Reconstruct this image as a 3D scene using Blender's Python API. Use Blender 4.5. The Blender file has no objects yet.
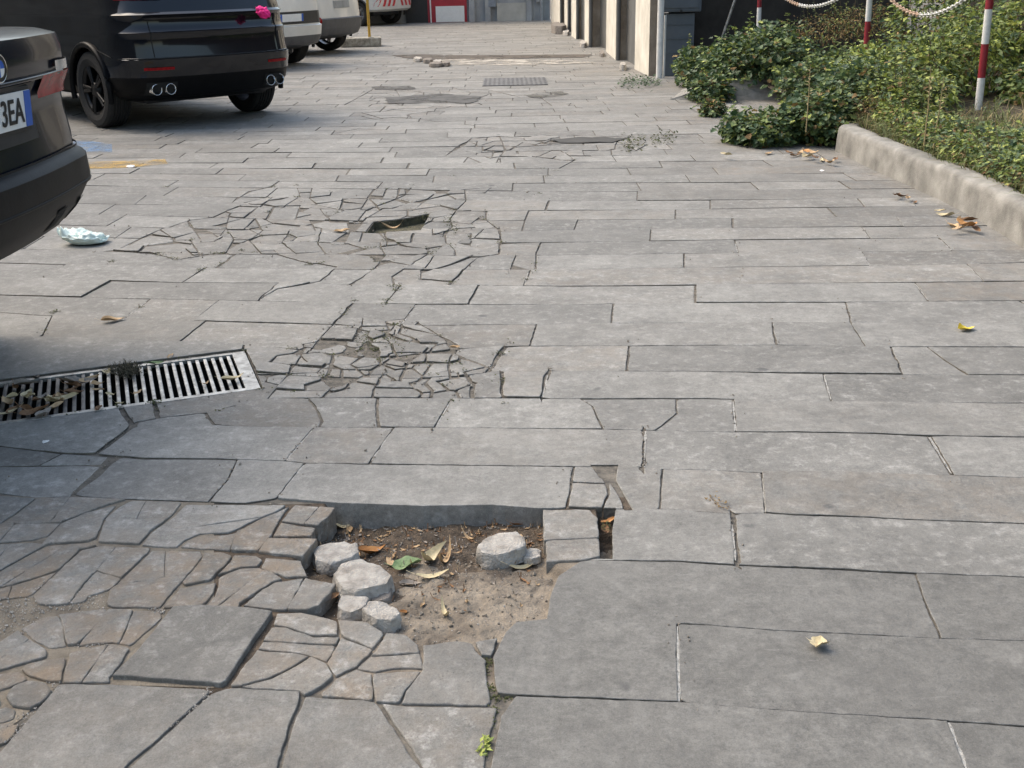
import bpy, bmesh, math, random
from mathutils import Vector, Matrix, Euler, noise
from mathutils.geometry import delaunay_2d_cdt
R = math.radians
random.seed(11)
S = bpy.context.scene
C = S.collection

# ---------------------------------------------------------------- camera, sky, sun, exposure
F, H, PITCH, ROLL = 1100.0, 1.35, 20.53, 1.2
cam_d = bpy.data.cameras.new('camera'); cam = bpy.data.objects.new('camera', cam_d); C.objects.link(cam)
cam_d.sensor_fit = 'HORIZONTAL'; cam_d.sensor_width = 36; cam_d.lens = 36 * F / 1024
cam_d.clip_start = 0.05; cam_d.clip_end = 2000
CR = Matrix.Rotation(R(90 - PITCH), 3, 'X') @ Matrix.Rotation(R(-ROLL), 3, 'Z')
cam.matrix_world = Matrix.Translation((0, 0, H)) @ CR.to_4x4()
S.camera = cam

W = bpy.data.worlds.new('World'); S.world = W; W.use_nodes = True
wn = W.node_tree.nodes; wl = W.node_tree.links
sky = wn.new('ShaderNodeTexSky'); sky.sky_type = 'NISHITA'; sky.sun_disc = False
SUN_EL, SUN_AZ = 50, -62          # azimuth from +Y (street direction), negative = left
sky.sun_elevation = R(SUN_EL); sky.sun_rotation = R(SUN_AZ)
sky.air_density = 1.6; sky.dust_density = 5.0; sky.ozone_density = 1.0
bg = wn['Background']; bg.inputs[1].default_value = 0.15
wl.new(sky.outputs[0], bg.inputs[0])
sun_d = bpy.data.lights.new('sun', 'SUN'); sun = bpy.data.objects.new('sun', sun_d); C.objects.link(sun)
sun_d.energy = 1.15; sun_d.angle = R(55); sun_d.color = (1, .96, .90)
az, el = R(SUN_AZ), R(SUN_EL)
sd = Vector((math.sin(az) * math.cos(el), math.cos(az) * math.cos(el), math.sin(el)))
sun.rotation_euler = sd.to_track_quat('Z', 'Y').to_euler()
vs = S.view_settings; vs.view_transform = 'Standard'; vs.look = 'None'; vs.gamma = 1; vs.exposure = 0.95
try: S.display_settings.display_device = 'sRGB'
except Exception: pass

# ---------------------------------------------------------------- helpers
def P(x, y, z=0.0):
    """point of the level at height z seen at this place of the photograph"""
    d = CR @ Vector((x - 512, -(y - 384), -F))
    t = (z - H) / d.z
    return Vector((d.x * t, d.y * t, z))
def P2(x, y, z=0.0):
    p = P(x, y, z); return Vector((p.x, p.y))
def PD(x, y, D):
    """point at forward distance D"""
    d = CR @ Vector((x - 512, -(y - 384), -F)); t = D / d.y
    return Vector((d.x * t, D, H + d.z * t))

def tag(o, label=None, cat=None, group=None, kind=None):
    if label: o['label'] = label
    if cat: o['category'] = cat
    if group: o['group'] = group
    if kind: o['kind'] = kind
    return o
def empty(name, loc=(0, 0, 0), rz=0, label=None, cat=None, group=None):
    o = bpy.data.objects.new(name, None); C.objects.link(o); o.location = loc; o.rotation_euler = (0, 0, rz)
    o.empty_display_size = .1
    return tag(o, label, cat, group)
def mesh_obj(name, verts, faces, mats, parent=None, smooth=False, midx=None):
    me = bpy.data.meshes.new(name); me.from_pydata([tuple(v) for v in verts], [], faces)
    if not isinstance(mats, (list, tuple)): mats = [mats]
    for m in mats: me.materials.append(m)
    if midx:
        for p, i in zip(me.polygons, midx): p.material_index = i
    if smooth:
        for p in me.polygons: p.use_smooth = True
    me.update()
    o = bpy.data.objects.new(name, me); C.objects.link(o)
    if parent: o.parent = parent
    return o
class MB:
    """collects shapes into one mesh"""
    def __init__(s): s.v = []; s.f = []; s.m = []; s.sm = []
    def add(s, v, f, m=0, sm=False):
        o = len(s.v); s.v += [Vector(a) for a in v]; s.f += [tuple(i + o for i in q) for q in f]
        s.m += [m] * len(f); s.sm += [sm] * len(f)
    def box(s, c, d, m=0, rz=0, bev=0.0, mat=None):
        bm = bmesh.new(); bmesh.ops.create_cube(bm, size=1)
        bmesh.ops.scale(bm, vec=d, verts=bm.verts)
        if bev > 0: bmesh.ops.bevel(bm, geom=bm.edges[:], offset=bev, segments=2, affect='EDGES', profile=.6)
        M = Matrix.Translation(c) @ (mat if mat else Matrix.Rotation(rz, 4, 'Z'))
        bm.verts.index_update()
        s.add([M @ v.co for v in bm.verts], [[v.index for v in f.verts] for f in bm.faces], m); bm.free()
    def tube(s, pts, r, n=8, m=0, cap=True, sm=True):
        pts = [Vector(p) for p in pts]; rs = r if isinstance(r, (list, tuple)) else [r] * len(pts)
        vs_, fs = [], []
        up = Vector((0, 0, 1))
        for i, p in enumerate(pts):
            t = (pts[min(i + 1, len(pts) - 1)] - pts[max(i - 1, 0)]).normalized()
            a = t.cross(up if abs(t.z) < .95 else Vector((1, 0, 0))).normalized(); b = t.cross(a)
            for k in range(n):
                q = 2 * math.pi * k / n; vs_.append(p + a * rs[i] * math.cos(q) + b * rs[i] * math.sin(q))
        for i in range(len(pts) - 1):
            for k in range(n):
                fs.append((i*n + k, i*n + (k+1) % n, (i+1)*n + (k+1) % n, (i+1)*n + k))
        s.add(vs_, fs, m, sm)
        if cap:
            L = len(pts) - 1
            s.add(vs_[:n], [tuple(range(n))], m); s.add(vs_[L*n:], [tuple(range(n))], m)
    def lathe(s, prof, n=24, M=None, m=0, sm=True, close=False):
        """profile of (radius, along) about local Y"""
        vs_, fs = [], []
        for (r, a) in prof:
            for k in range(n):
                q = 2 * math.pi * k / n; v = Vector((r * math.cos(q), a, r * math.sin(q))); vs_.append(M @ v if M else v)
        L = len(prof)
        for i in range(L if close else L - 1):
            j = (i + 1) % L
            for k in range(n): fs.append((i*n + k, i*n + (k+1) % n, j*n + (k+1) % n, j*n + k))
        s.add(vs_, fs, m, sm)
    def build(s, name, mats, parent=None):
        o = mesh_obj(name, s.v, s.f, mats, parent, midx=s.m)
        for p, q in zip(o.data.polygons, s.sm): p.use_smooth = q
        return o

# ---------------------------------------------------------------- materials
def mat(name, col, rough=.6, metal=0.0, noise_amt=.25, scale=8, bump=0.0, bscale=60, coat=0, spec=.5, trans=0, alpha=1, col2=None, detail=6):
    m = bpy.data.materials.new(name); m.use_nodes = True; t = m.node_tree; n = t.nodes; l = t.links
    b = n['Principled BSDF']; b.inputs['Roughness'].default_value = rough; b.inputs['Metallic'].default_value = metal
    b.inputs['Specular IOR Level'].default_value = spec
    if coat: b.inputs['Coat Weight'].default_value = coat; b.inputs['Coat Roughness'].default_value = .04
    if trans: b.inputs['Transmission Weight'].default_value = trans
    if alpha < 1: b.inputs['Alpha'].default_value = alpha
    tc = n.new('ShaderNodeTexCoord')
    nz = n.new('ShaderNodeTexNoise'); nz.inputs['Scale'].default_value = scale; nz.inputs['Detail'].default_value = detail; nz.inputs['Roughness'].default_value = .62
    l.new(tc.outputs['Object'], nz.inputs['Vector'])
    rp = n.new('ShaderNodeValToRGB'); rp.color_ramp.elements[0].position = .3; rp.color_ramp.elements[1].position = .72
    c2 = col2 or tuple(min(1, c * (1 + noise_amt)) for c in col)
    c1 = tuple(c * (1 - noise_amt) for c in col) if not col2 else col
    rp.color_ramp.elements[0].color = (*c1, 1); rp.color_ramp.elements[1].color = (*c2, 1)
    l.new(nz.outputs['Fac'], rp.inputs[0]); l.new(rp.outputs[0], b.inputs['Base Color'])
    if bump:
        n2 = n.new('ShaderNodeTexNoise'); n2.inputs['Scale'].default_value = bscale; n2.inputs['Detail'].default_value = 8
        l.new(tc.outputs['Object'], n2.inputs['Vector'])
        bp = n.new('ShaderNodeBump'); bp.inputs['Strength'].default_value = bump; bp.inputs['Distance'].default_value = .01
        l.new(n2.outputs['Fac'], bp.inputs['Height']); l.new(bp.outputs[0], b.inputs['Normal'])
    return m

def stone_mat(name='basalt paving', base=(.186, .181, .166)):
    m = bpy.data.materials.new(name); m.use_nodes = True; t = m.node_tree; n = t.nodes; l = t.links
    b = n['Principled BSDF']
    def N(tp, **k):
        q = n.new(tp)
        for a, v in k.items():
            if a in q.inputs: q.inputs[a].default_value = v
            else: setattr(q, a, v)
        return q
    def noise_(scale, detail=5, rough=.6, vec=None):
        q = N('ShaderNodeTexNoise', Scale=scale, Detail=detail, Roughness=rough); l.new(vec or pos, q.inputs['Vector']); return q.outputs['Fac']
    def ramp(x, a, b_, ca=(0, 0, 0, 1), cb=(1, 1, 1, 1)):
        q = N('ShaderNodeValToRGB'); e = q.color_ramp.elements; e[0].position = a; e[1].position = b_; e[0].color = ca; e[1].color = cb
        l.new(x, q.inputs[0]); return q.outputs[0]
    def mixc(f, a, b_, bt='MIX'):
        q = n.new('ShaderNodeMix'); q.data_type = 'RGBA'; q.blend_type = bt
        for s_, v in ((0, f), (6, a), (7, b_)):
            if hasattr(v, 'is_output'): l.new(v, q.inputs[s_])
            elif isinstance(v, (int, float)): q.inputs[s_].default_value = v
            else: q.inputs[s_].default_value = v
        return q.outputs[2]
    def math_(op, a, b_):
        q = N('ShaderNodeMath', operation=op)
        for i, v in enumerate((a, b_)):
            if hasattr(v, 'is_output'): l.new(v, q.inputs[i])
            else: q.inputs[i].default_value = v
        return q.outputs[0]
    tc = N('ShaderNodeTexCoord'); pos = tc.outputs['Object']
    at = N('ShaderNodeAttribute'); at.attribute_name = 'tone'
    sp = N('ShaderNodeSeparateColor'); l.new(at.outputs['Color'], sp.inputs[0])
    # stone body: mottling at several sizes
    m1 = noise_(5, 6, .62); m2 = noise_(32, 8, .72); m3 = math_('ADD', math_('MULTIPLY', noise_(330, 3, .8), .62), math_('MULTIPLY', noise_(95, 4, .7), .38))
    v = math_('ADD', math_('MULTIPLY', m1, .32), math_('ADD', math_('MULTIPLY', m2, .42), math_('MULTIPLY', m3, .68)))
    k = ramp(v, .52, .90, (.46, .46, .46, 1), (1.58, 1.58, 1.58, 1))
    col = mixc(1.0, (*base, 1), k, 'MULTIPLY')
    tone = N('ShaderNodeCombineColor'); 
    for i in range(3): l.new(sp.outputs[0], tone.inputs[i])
    col = mixc(1.0, col, tone.outputs[0], 'MULTIPLY')
    # ochre dirt
    df = math_('MULTIPLY', sp.outputs[1], ramp(noise_(9, 7, .7), .38, .62))
    col = mixc(math_('MULTIPLY', df, .85), col, (.235, .180, .125, 1))
    # pale worn rubbing and scratches
    sc = math_('MULTIPLY', sp.outputs[2], ramp(noise_(20, 10, .82), .52, .66))
    col = mixc(math_('MULTIPLY', sc, .62), col, (.46, .45, .42, 1))
    # dark round blots (old chewing gum, oil)
    vo = N('ShaderNodeTexVoronoi', Scale=3.1); vo.feature = 'F1'; 
    wob = N('ShaderNodeMixRGB'); wob.blend_type = 'ADD'; wob.inputs[0].default_value = .06
    nzc = N('ShaderNodeTexNoise', Scale=14, Detail=3); l.new(pos, nzc.inputs['Vector'])
    l.new(pos, wob.inputs[1]); l.new(nzc.outputs['Color'], wob.inputs[2]); l.new(wob.outputs[0], vo.inputs['Vector'])
    vsp = N('ShaderNodeSeparateColor'); l.new(vo.outputs['Color'], vsp.inputs[0])
    blot = math_('MULTIPLY', ramp(vo.outputs['Distance'], .05, .08, (1, 1, 1, 1), (0, 0, 0, 1)), ramp(vsp.outputs[0], .55, .7))
    col = mixc(math_('MULTIPLY', blot, .75), col, (.075, .075, .075, 1))
    # tiny pale and dark flecks
    v2 = N('ShaderNodeTexVoronoi', Scale=75); l.new(pos, v2.inputs['Vector'])
    pit = ramp(v2.outputs['Distance'], .06, .14, (1, 1, 1, 1), (0, 0, 0, 1))
    pitm = math_('MULTIPLY', pit, ramp(noise_(7, 3), .5, .62))
    col = mixc(math_('MULTIPLY', pitm, .6), col, (.07, .07, .068, 1))
    # long grime stains
    gr = ramp(noise_(1.7, 8, .68), .46, .68)
    col = mixc(math_('MULTIPLY', gr, .38), col, (.10, .097, .09, 1))
    # faint scrapes across the traffic direction
    mp = N('ShaderNodeMapping'); mp.inputs['Scale'].default_value = (9, 60, 1); mp.inputs['Rotation'].default_value = (0, 0, .5); l.new(pos, mp.inputs['Vector'])
    scr = ramp(noise_(1.0, 6, .7, mp.outputs[0]), .62, .74)
    col = mixc(math_('MULTIPLY', scr, .30), col, (.40, .39, .37, 1))
    l.new(col, b.inputs['Base Color'])
    l.new(ramp(m2, .3, .7, (.62, .62, .62, 1), (.86, .86, .86, 1)), b.inputs['Roughness'])
    b.inputs['Specular IOR Level'].default_value = .35
    hgt = math_('ADD', math_('MULTIPLY', noise_(16, 8, .6), 1.0), math_('ADD', math_('MULTIPLY', m3, .16), math_('ADD', math_('MULTIPLY', noise_(110, 4, .6), .3), math_('MULTIPLY', pitm, -.3))))
    bp = N('ShaderNodeBump', Strength=.75, Distance=.007); l.new(math_('MULTIPLY_ADD' if False else 'MULTIPLY', math_('ADD', sp.outputs[1], .35), .014), bp.inputs['Distance']); l.new(hgt, bp.inputs['Height']); l.new(bp.outputs[0], b.inputs['Normal'])
    return m
STONE = stone_mat()
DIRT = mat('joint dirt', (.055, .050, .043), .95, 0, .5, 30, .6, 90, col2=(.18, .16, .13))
SOIL = mat('sandy soil', (.075, .060, .046), .95, 0, .3, 10, .5, 220, col2=(.31, .262, .20), detail=10)
MORTAR = mat('pale mortar', (.17, .165, .15), .9, 0, .25, 60, .5, 200, col2=(.42, .41, .38))
CONCRETE = mat('old concrete', (.13, .124, .11), .95, 0, .3, 5, .35, 120, col2=(.36, .345, .31), detail=12)
PEBBLE = mat('pale gravel', (.22, .19, .16), .9, 0, .4, 120, .3, 300, col2=(.55, .52, .47))
METAL = mat('galvanised steel', (.16, .155, .145), .5, .75, .35, 22, .15, 80, col2=(.52, .52, .50), detail=9)
DMETAL = mat('dirty dark steel', (.10, .095, .09), .6, .6, .35, 10, .2, 80, col2=(.2, .19, .18))
GRIT = mat('grit', (.11, .095, .075), .95, 0, .3, 30, col2=(.30, .26, .21))
PIT = mat('dark pit', (.012, .012, .011), .95)

# ================================================================ PAVING
# Joints and cracks, read off the photograph and laid out on the level of the road.
def smooth_line(pts, step, amp, seed):
    """subdivide a line on the ground and roughen it"""
    out = []
    for i in range(len(pts) - 1):
        a, b = pts[i], pts[i + 1]; L = (b - a).length
        n = max(1, int(L / step)); nrm = Vector((-(b - a).y, (b - a).x)).normalized() if L > 1e-6 else Vector((0, 0))
        for k in range(n):
            p = a.lerp(b, k / n)
            if k > 0: 
                j = noise.noise(Vector((p.x * 14, p.y * 14, seed))) + .6 * noise.noise(Vector((p.x * 45, p.y * 45, seed + 7)))
                p = p + nrm * amp * j * 1.4
            out.append(p)
    out.append(pts[-1]); return out
LINES = []      # (world pts, half gap)
def ext(p, q, e):
    d = (p - q); L = d.length
    return p + d / L * min(e, L * .5) if L > 1e-6 else p
def add_line(pts, w=.002, amp=.0015, over=.015, seed=None):
    pts = [Vector(p) for p in pts]
    if over: pts = [ext(pts[0], pts[1], over)] + pts[1:-1] + [ext(pts[-1], pts[-2], over)]
    D = max(1.2, pts[len(pts) // 2].length)
    step = .03 if D < 3 else (.05 if D < 6 else .2)
    if w > 0: w = w + .00022 * min(D, 9)
    LINES.append((smooth_line(pts, step, amp, seed if seed is not None else random.random() * 99), w))
def px_line(pp, w=.002, amp=.0015, over=.015):
    q = [P2(*p) for p in pp]; add_line(q, w, amp, max(over, .013 * q[0].length))
def crack(s, w=.003, amp=.006):
    v = [float(a) for a in s.replace(',', ' ').split()]
    px_line(list(zip(v[::2], v[1::2])), w, amp, .012)

XL, XR = -9.0, 3.05
courses_px = {   # name: pixel points from left to right
 'A': [(503,699),(515,695.5),(547,697),(612,699.5),(696,703),(801,711.5),(933,719.5),(1030,726.5)],
 'B': [(538,623),(547,618.8),(565,619.5),(615,620),(652,622.5),(696,624),(774,630),(877,635),(940,638.5),(1024,641)],
 'C': [(590,559.5),(670,560.6),(739,564.8),(825,568),(912,572.7),(1024,577)],
 'D': [(600,508),(624,509),(670,509),(729,514),(763,512.8),(795,515),(858,517),(921,520),(1024,523.5)],
 'E': [(-10,445),(62,453),(97,454),(142,458),(207,458.5),(285,461),(305,463),(423,464.5),(574,466),(642,466.5),(646,468.5),(700,469.3),(760,472),(833,471.4),(896,473.6),(950,475),(1024,477.4)],
 'F': [(214,424),(236,425.5),(313,427),(472,427.5),(622,429),(731,431.5),(795,431.5),(874,433),(928,435.6),(1024,437)],
 'G': [(255,399),(273,397.3),(472,398),(582,398.7),(700,397.8),(795,399.8),(830,400.8),(921,402),(1024,403.3)],
 'H': [(250,372),(287,374),(323,376.5),(369,377.5),(411,378),(431,377.5),(468,375.5),(502,371),(622,371),(700,371.4),(757,372.3),(823,373),(902,374),(1024,374.8)],
 'I': [(0,336),(70,338),(157,342),(210,343),(250,345),(304,349.5),(332,353),(378,358),(396,356),(421,353),(458,348.5),(504,346),(532,345.5),(629,345.5),(700,345),(776,344.8),(864,346.4),(928,346.4),(1024,347)],
 'J': [(0,312),(40,315),(125,317.5),(200,320.5),(250,322),(315,324),(334,324.5),(361,326.5),(396,325.5),(427,325),(532,324),(612,323),(700,322.6),(773,322),(849,322),(909,322.6),(1024,323.5)],
 'K': [(0,295),(87,297),(177,299),(260,301),(346,302.5),(420,304),(576,304),(612,303),(700,302.7),(845,302),(928,301),(1024,300.5)],
 'L': [(0,277),(90,279.5),(182,282),(230,282.5),(310,283),(350,284.5),(480,285),(560,286),(625,285.5),(816,283),(918,282),(1024,281)],
 'M': [(0,262.5),(105,265),(215,267.5),(362,269),(450,270),(560,269),(768,266.5),(918,265),(1024,262.5)],
 'N': [(0,248),(102,251),(242,254),(384,254.5),(500,255.5),(560,255),(768,252.5),(1024,250)],
 'O': [(0,235),(200,239.5),(345,242),(471,243.5),(541,242.5),(651,241),(768,239.3),(1024,236.5)],
 'P': [(0,223),(200,228.5),(320,231.5),(445,234),(560,229.7),(650,229.2),(768,227.5),(1024,225)],
 'Q': [(0,211.5),(160,216),(287,219.5),(352,220.8),(430,221.5),(560,219.5),(675,218.7),(768,217.3),(1024,215)],
 'R': [(0,202),(240,206),(367,210),(462,211),(560,210),(675,209.5),(768,207.7),(1024,205)],
 'S': [(0,193),(240,196.8),(440,200),(560,200.5),(640,200.3),(768,199.3),(1024,196.5)],
 'T': [(0,184),(240,187.5),(330,188),(437,190),(560,191.5),(690,190.8),(768,190),(1024,187)],
}
names = list('ABCDEFGHIJKLMNOPQRST')
COURSE = {}
for nm in names:
    pts = [P2(*p) for p in courses_px[nm]]
    slope_r, slope_l = .0, .0
    r = Vector((XR, pts[-1].y - (XR - pts[-1].x) * .02))
    pts = pts + [r]
    if nm in 'EIJKLMNOPQRST':
        l_ = Vector((XL, pts[0].y + (XL - pts[0].x) * .03)); pts = [l_] + pts
    COURSE[nm] = pts
    add_line(pts, .0016 if nm in 'ABCD' else .0014, .0012, 0.012 if nm in 'ABCDFGH' else 0)
def cy(nm, x):
    pts = COURSE[nm] if isinstance(nm, str) else nm
    for a, b in zip(pts, pts[1:]):
        if a.x <= x <= b.x: return a.y + (b.y - a.y) * (x - a.x) / (b.x - a.x)
    return pts[0].y if x < pts[0].x else pts[-1].y
# joints between courses read off the photograph
joints = """948 720.7 967 770 976 802|677 623.5 678.7 702|915.5 573.4 924 599 939.7 636|731 515 735.7 561.3|761.7 473 765 512.5
644.5 430 643 468|929.4 436 951.6 473.5|392 430 371 461|313.5 428 285 461|305 463 277 498|574 466 567 507.5|662.5 469.5 660 508
733 399.8 735.8 430.8|451 400 435 427|823.5 374 831.4 399.8|548 373 541 397.5|629.5 346 627 370.5|891 348 902.6 373|928.5 347.6 945 360 966 373
536 325 530 345|772 323 776 343.8|852 325 865 345.4|613 306 611 322.5|846 302.7 851 322|416 304 401 324|695 286 695 302.5|915.5 283 928 300.5
742.5 271 744 284|968 265 983 281|684 255 684 267.5|862 252 870.5 266|735 242 738 252.5|940.5 239 952 250.5|651 230 650 241|862 227 870.5 238
577.5 220.5 574 229.7|732.5 219 732.5 228|895.5 216 904 226|675.5 209.5 675.5 218|828 208 836 216|710 200 710 208|857 198 864 206|637.5 192.5 637 200
204 268 182.5 282|105 265 88 274|110 281 88 293|399 287 386 302.5|477.5 287 469 303|147 301 126 317|219 300 194 320|352 304 336 322 330 327 311 349
15 315 -4 326|204 322 179 342|52 316 42 337|35 339 -4 360|41 338 16 362|145 342.5 120 360|117 456 100 474 72 494|62 453 25 472 -5 483|237 459.5 228 479 210 500
132 425 117 437 97 454|541 242.5 535 256|516 255.5 509 270|536 256 536 270|530 271 524 285|549 201 546 209.5|540 186 536 192"""
for row in joints.split('\n'):
    for j in row.split('|'):
        v = [float(a) for a in j.split()]; px_line(list(zip(v[::2], v[1::2])), random.choice((.0016, .0022, .003)), .0015, .02)
# cracks
cr = """582 400 592 406 597 417.5 603 429|678 400 677 412.5 662 425 653 431|501 371 503 382.5 501 390 503 398|378.5 399 377 415 379 428|310 398 318.5 412.5 322 421 318 428
505.7 346 496 358.7 489 371|338 320 362 318.5 381 320.5 396 325.5|363.5 319 361 327|351 304 337 321|361 326.5 353 339|321 339 346 340 365 342|346 340 347 347.5 343 353
396 325.5 383.5 336 365 342 356 354.5|385 333 403.5 340 416 343 436 343|423 325 441 336 456 344 458.5 349|436 343 431 350|420 353 403.5 367.5 381 364 378 358
455 350 451 357 448.5 365 450 377|448.5 363 426 362.5 408.5 363|433.5 362 420 378|405 367 401.5 378|381 364 371 370 368.5 377|332 354 331 365 327 376|304 350 296 364 287 374
298.5 365 328.5 367.5|332 366 343.5 369.5 371 370|343 369 342 377|322 377 332 387.5 322 398|358.5 378 341 386 332 388|381 378 373.5 389 372 398|374 388 430 389.5
431 377 425 382.5 432 390 430 398|466 375 473.5 385 472 398|456 354 490 367.5|268 398 289 375|401 326 399 333 411 337 418 343|383 336 392 345 396 356|365 342 377 348 378 358
243.5 346 246 360 252 369|284 375 322 377|255 374 290 374|276 389 327 391|259 396 235 406 205 412.5 214 424|205 412.5 160 417.5 132 423|122 409 129 420 133 426|155 407 158 417
571 483 607 483|604 482 609 494 603 507|1010 480 965 476
102.5 251 119 249 137.5 240 160 230 190 220 212.5 217.5 244 204 280 199|235 200 250 191 265 188|119 251 150 253 167.5 254|157.5 254 177.5 259 210 254 225 253|236 254 215 267.5
277.5 284 262 296 259 301|259 300 277.5 289 302 285 320 281 334 269|411 188 405 195 367.5 210|434 189 437.5 192.5 425 201 412.5 210|465 191 466 201 455 212 450 219 452.5 226 445 234
462 210 486 212 486 220 499 230 501 240 499 254 477.5 257.5 462.5 271 450 284|467 225 486 223|440 233 467 225|471 233 471 244|445 234 446 242.5 455 250 456 256|414 234 410 244 382 246
412.5 244 442.5 246 425 256 402.5 270 392.5 276 392.5 285|385 255 375 269 350 284|430 271 450 265 470 257|386 235 387 244|381 245 384 255|529 210 525 220 522.5 230|347 219 350 232 345 243
188 221 200 239|230 215 226 228 234 240 225 254|255 219 262 231|262 231 250 241 262 254|290 231 282 243 296 254|310 220 316 231|321 231 318 243 326 254|160 230 175 240 190 240 200 254
205 229 218 236 245 240|300 205 296 219|320 208 330 220|275 206 266 220|345 195 340 209|297 188 300 197 285 206|312 188 310 198|375 189 368 198 380 210|399 188 396 200
447 154 465 144.5 472 138 494 136.5 520 139|462 164 468 157 478 161|536 144.5 552 138 578 136 630 136.5|536 144 613 143 630 137|597 151 615 149 617 143|481 150 510 150 523 142 540 146
526 156 568 160.6 580 160|626 143 636 151 652 141|346 104 372 90 399 89 415 91 440 95|386 103 423 96 468 102.6 488 94.5|430 103 468 103|350 120 400 117 440 122|360 112 380 118|395 89 400 97|440 92 447 103
400 110 430 112 445 108|490 90 520 97 560 95|540 97 552 106 575 104|455 88 470 92 500 92|470 125 500 128|560 150 575 160 560 168|500 137 505 150 498 160|330 135 360 128 390 130"""
for row in cr.split('\n'):
    for j in row.split('|'): crack(j, random.choice((.002, .003, .004)), .006)
# wide open joints
for s, w in (('505.7 347 496 358.7 489 370.5', .006), ('548 373 541 397.5', .007), ('731 515 735.7 561.3', .009), ('102.5 251 119 249 137.5 240 160 230', .011), ('235 200 250 191 265 188', .013),
             ('334 324 352 304', .004), ('315 323.5 334 324.5', .009), ('287.5 219.6 352 221', .008), ('644.5 430 643 468', .006), ('396 325 441 336 458 349', .005), ('304 350 332 354 358 357', .005),
             ('499 230 501 240 499 250', .008), ('117 456 72 494', .008), ('132 425 97 454', .006), ('891 348 902 373', .004), ('486 213 486 220 499 230', .006), ('447 154 465 144.5', .02), ('536 193 530 192.5', .02), ('630 330 627 346', .0)):
    if w: crack(s, w, .004)

# the courses go on beyond what was traced: random joints there
rnd = random.Random(5)
def joint_at(n0, n1, x, w=.0016):
    y0, y1 = cy(n0, x), cy(n1, x)
    add_line([(x + rnd.uniform(-.01, .01), y0), (x + rnd.uniform(-.01, .01), y1)], w, .0015, .02)
for a, b in zip(names, names[1:]):
    if a not in 'ABCDEFGH':                        # left part under and beyond the cars
        x = P2(40, 300).x - 1.0 - rnd.random() if a in 'IJK' else -2.2 - rnd.random() * .7
        while x > XL + .2: joint_at(a, b, x); x -= rnd.uniform(.6, 1.15)
    x = P2(1024, courses_px[a][-1][1]).x + rnd.uniform(.1, .5)
    while x < XR - .1: joint_at(a, b, x); x += rnd.uniform(.6, 1.0)
    if a in 'OPQRST':
        x = -1.9 + rnd.random() * .5
        while x < -.3: joint_at(a, b, x); x += rnd.uniform(.55, .95)
# far courses
prev = COURSE['T']; y = None; k = 0
FAR = []
while True:
    k += 1
    base = .285 * k + (.02 * noise.noise(Vector((k * .7, 0, 1))))
    pts = []
    for i in range(9):
        x = XL + (XR - XL) * i / 8; f = min(1, k / 14)
        yy = (cy('T', x) * (1 - f) + (cy('T', 0.)) * f) + base + .03 * noise.noise(Vector((x * .5, k * .15, 3)))
        pts.append(Vector((x, yy)))
    if pts[4].y > 37: break
    add_line(pts, .0012 + .002 * rnd.random(), .002, 0)
    x = XL + rnd.random()
    while x < XR:
        joint_at(prev, pts, x, .0015 + .004 * rnd.random() ** 2); x += rnd.uniform(.55, 1.1)
    FAR.append(pts); prev = pts
YFAR = FAR[-1][0].y
# near the photographer's feet, below the picture
nearl = []
ya = COURSE['A'][0].y
for k in range(1, 6):
    pts = [Vector((XL, ya - .29 * k)), Vector((0, ya - .29 * k)), Vector((XR, ya - .29 * k - .02))]
    nearl.append(pts)
MASKL = P2(-60, 640).x
# outline of the part built stone by stone
MASK_px = [(-60,491),(0,492),(35,496.5),(72,495),(117,498),(180,500),(215,502),(245,503),(277,498),(336,503),(423.5,506),(492,504.5),(540,508),(567,507.5),(600,507.5),(615,508),
           (612,530),(612,559.5),(590,559.5),(580,561),(557.5,576),(550,594.5),(546,618.5),(515,622),(505,632),(492,658),(494,683),(497,694),(515,696),(500,716),(490,768),(483,802),(-60,802)]
MASK = [P2(*p) for p in MASK_px]
add_line(MASK + [MASK[0]], .0012, .0008, 0)
yb = P2(486, 796).y
for k in range(1, 5):
    yk = yb - .29 * (k - 1)
    add_line([(XL, yk), (XR, yk)], .002, .001, 0)
    x = XL + rnd.random()
    while x < XR: add_line([(x, yk), (x, yk - .29)], .002, .001, .02); x += rnd.uniform(.6, 1)
Y0 = yb - .29 * 4
for k in range(12):        # left of the stone-by-stone part
    yk = yb + .29 * k
    if yk < cy('E', -3) - .1:
        add_line([(XL, yk), (P2(-60, 700).x - .0, yk)], .002, .001, .0)
        x = XL + rnd.random()
        while x < -2.2: add_line([(x, yk), (x, yk + .29)], .002, .001, .02); x += rnd.uniform(.6, 1)
add_line([(XL, Y0), (XR, Y0), (XR, YFAR), (XL, YFAR), (XL, Y0)], .002, 0, 0)

# drain grate: a rectangle on the road
GA = P2(262, 388); GB = P2(0, 424); GE = P2(234, 352)
gdir = (GB - GA).normalized(); gnrm = Vector((-gdir.y, gdir.x))
if gnrm.dot(GE - GA) < 0: gnrm = -gnrm
GW = (GE - GA).dot(gnrm); GL = 1.75
GRATE = [GA, GA + gdir * GL, GA + gdir * GL + gnrm * GW, GA + gnrm * GW]
add_line(GRATE + [GRATE[0]], .004, .0005, 0)

WEDGE = [P2(*p) for p in ((366,232.5),(374,221.5),(400,219),(429,213.5),(425,223),(420,230),(395,232))]
PATCH = [P2(*p) for p in ((545,143),(552,139),(580,137),(618,138),(608,142))]
CLEFT = [P2(*p) for p in ((591,464.5),(600,477),(610,482),(616,491),(625,510),(633,510),(622,492),(615,480),(618,464.5))]
add_line(CLEFT + [CLEFT[0]], .001, .004, 0)
add_line(WEDGE + [WEDGE[0]], .002, .016, 0); add_line(PATCH + [PATCH[0]], .002, .01, 0)
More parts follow.
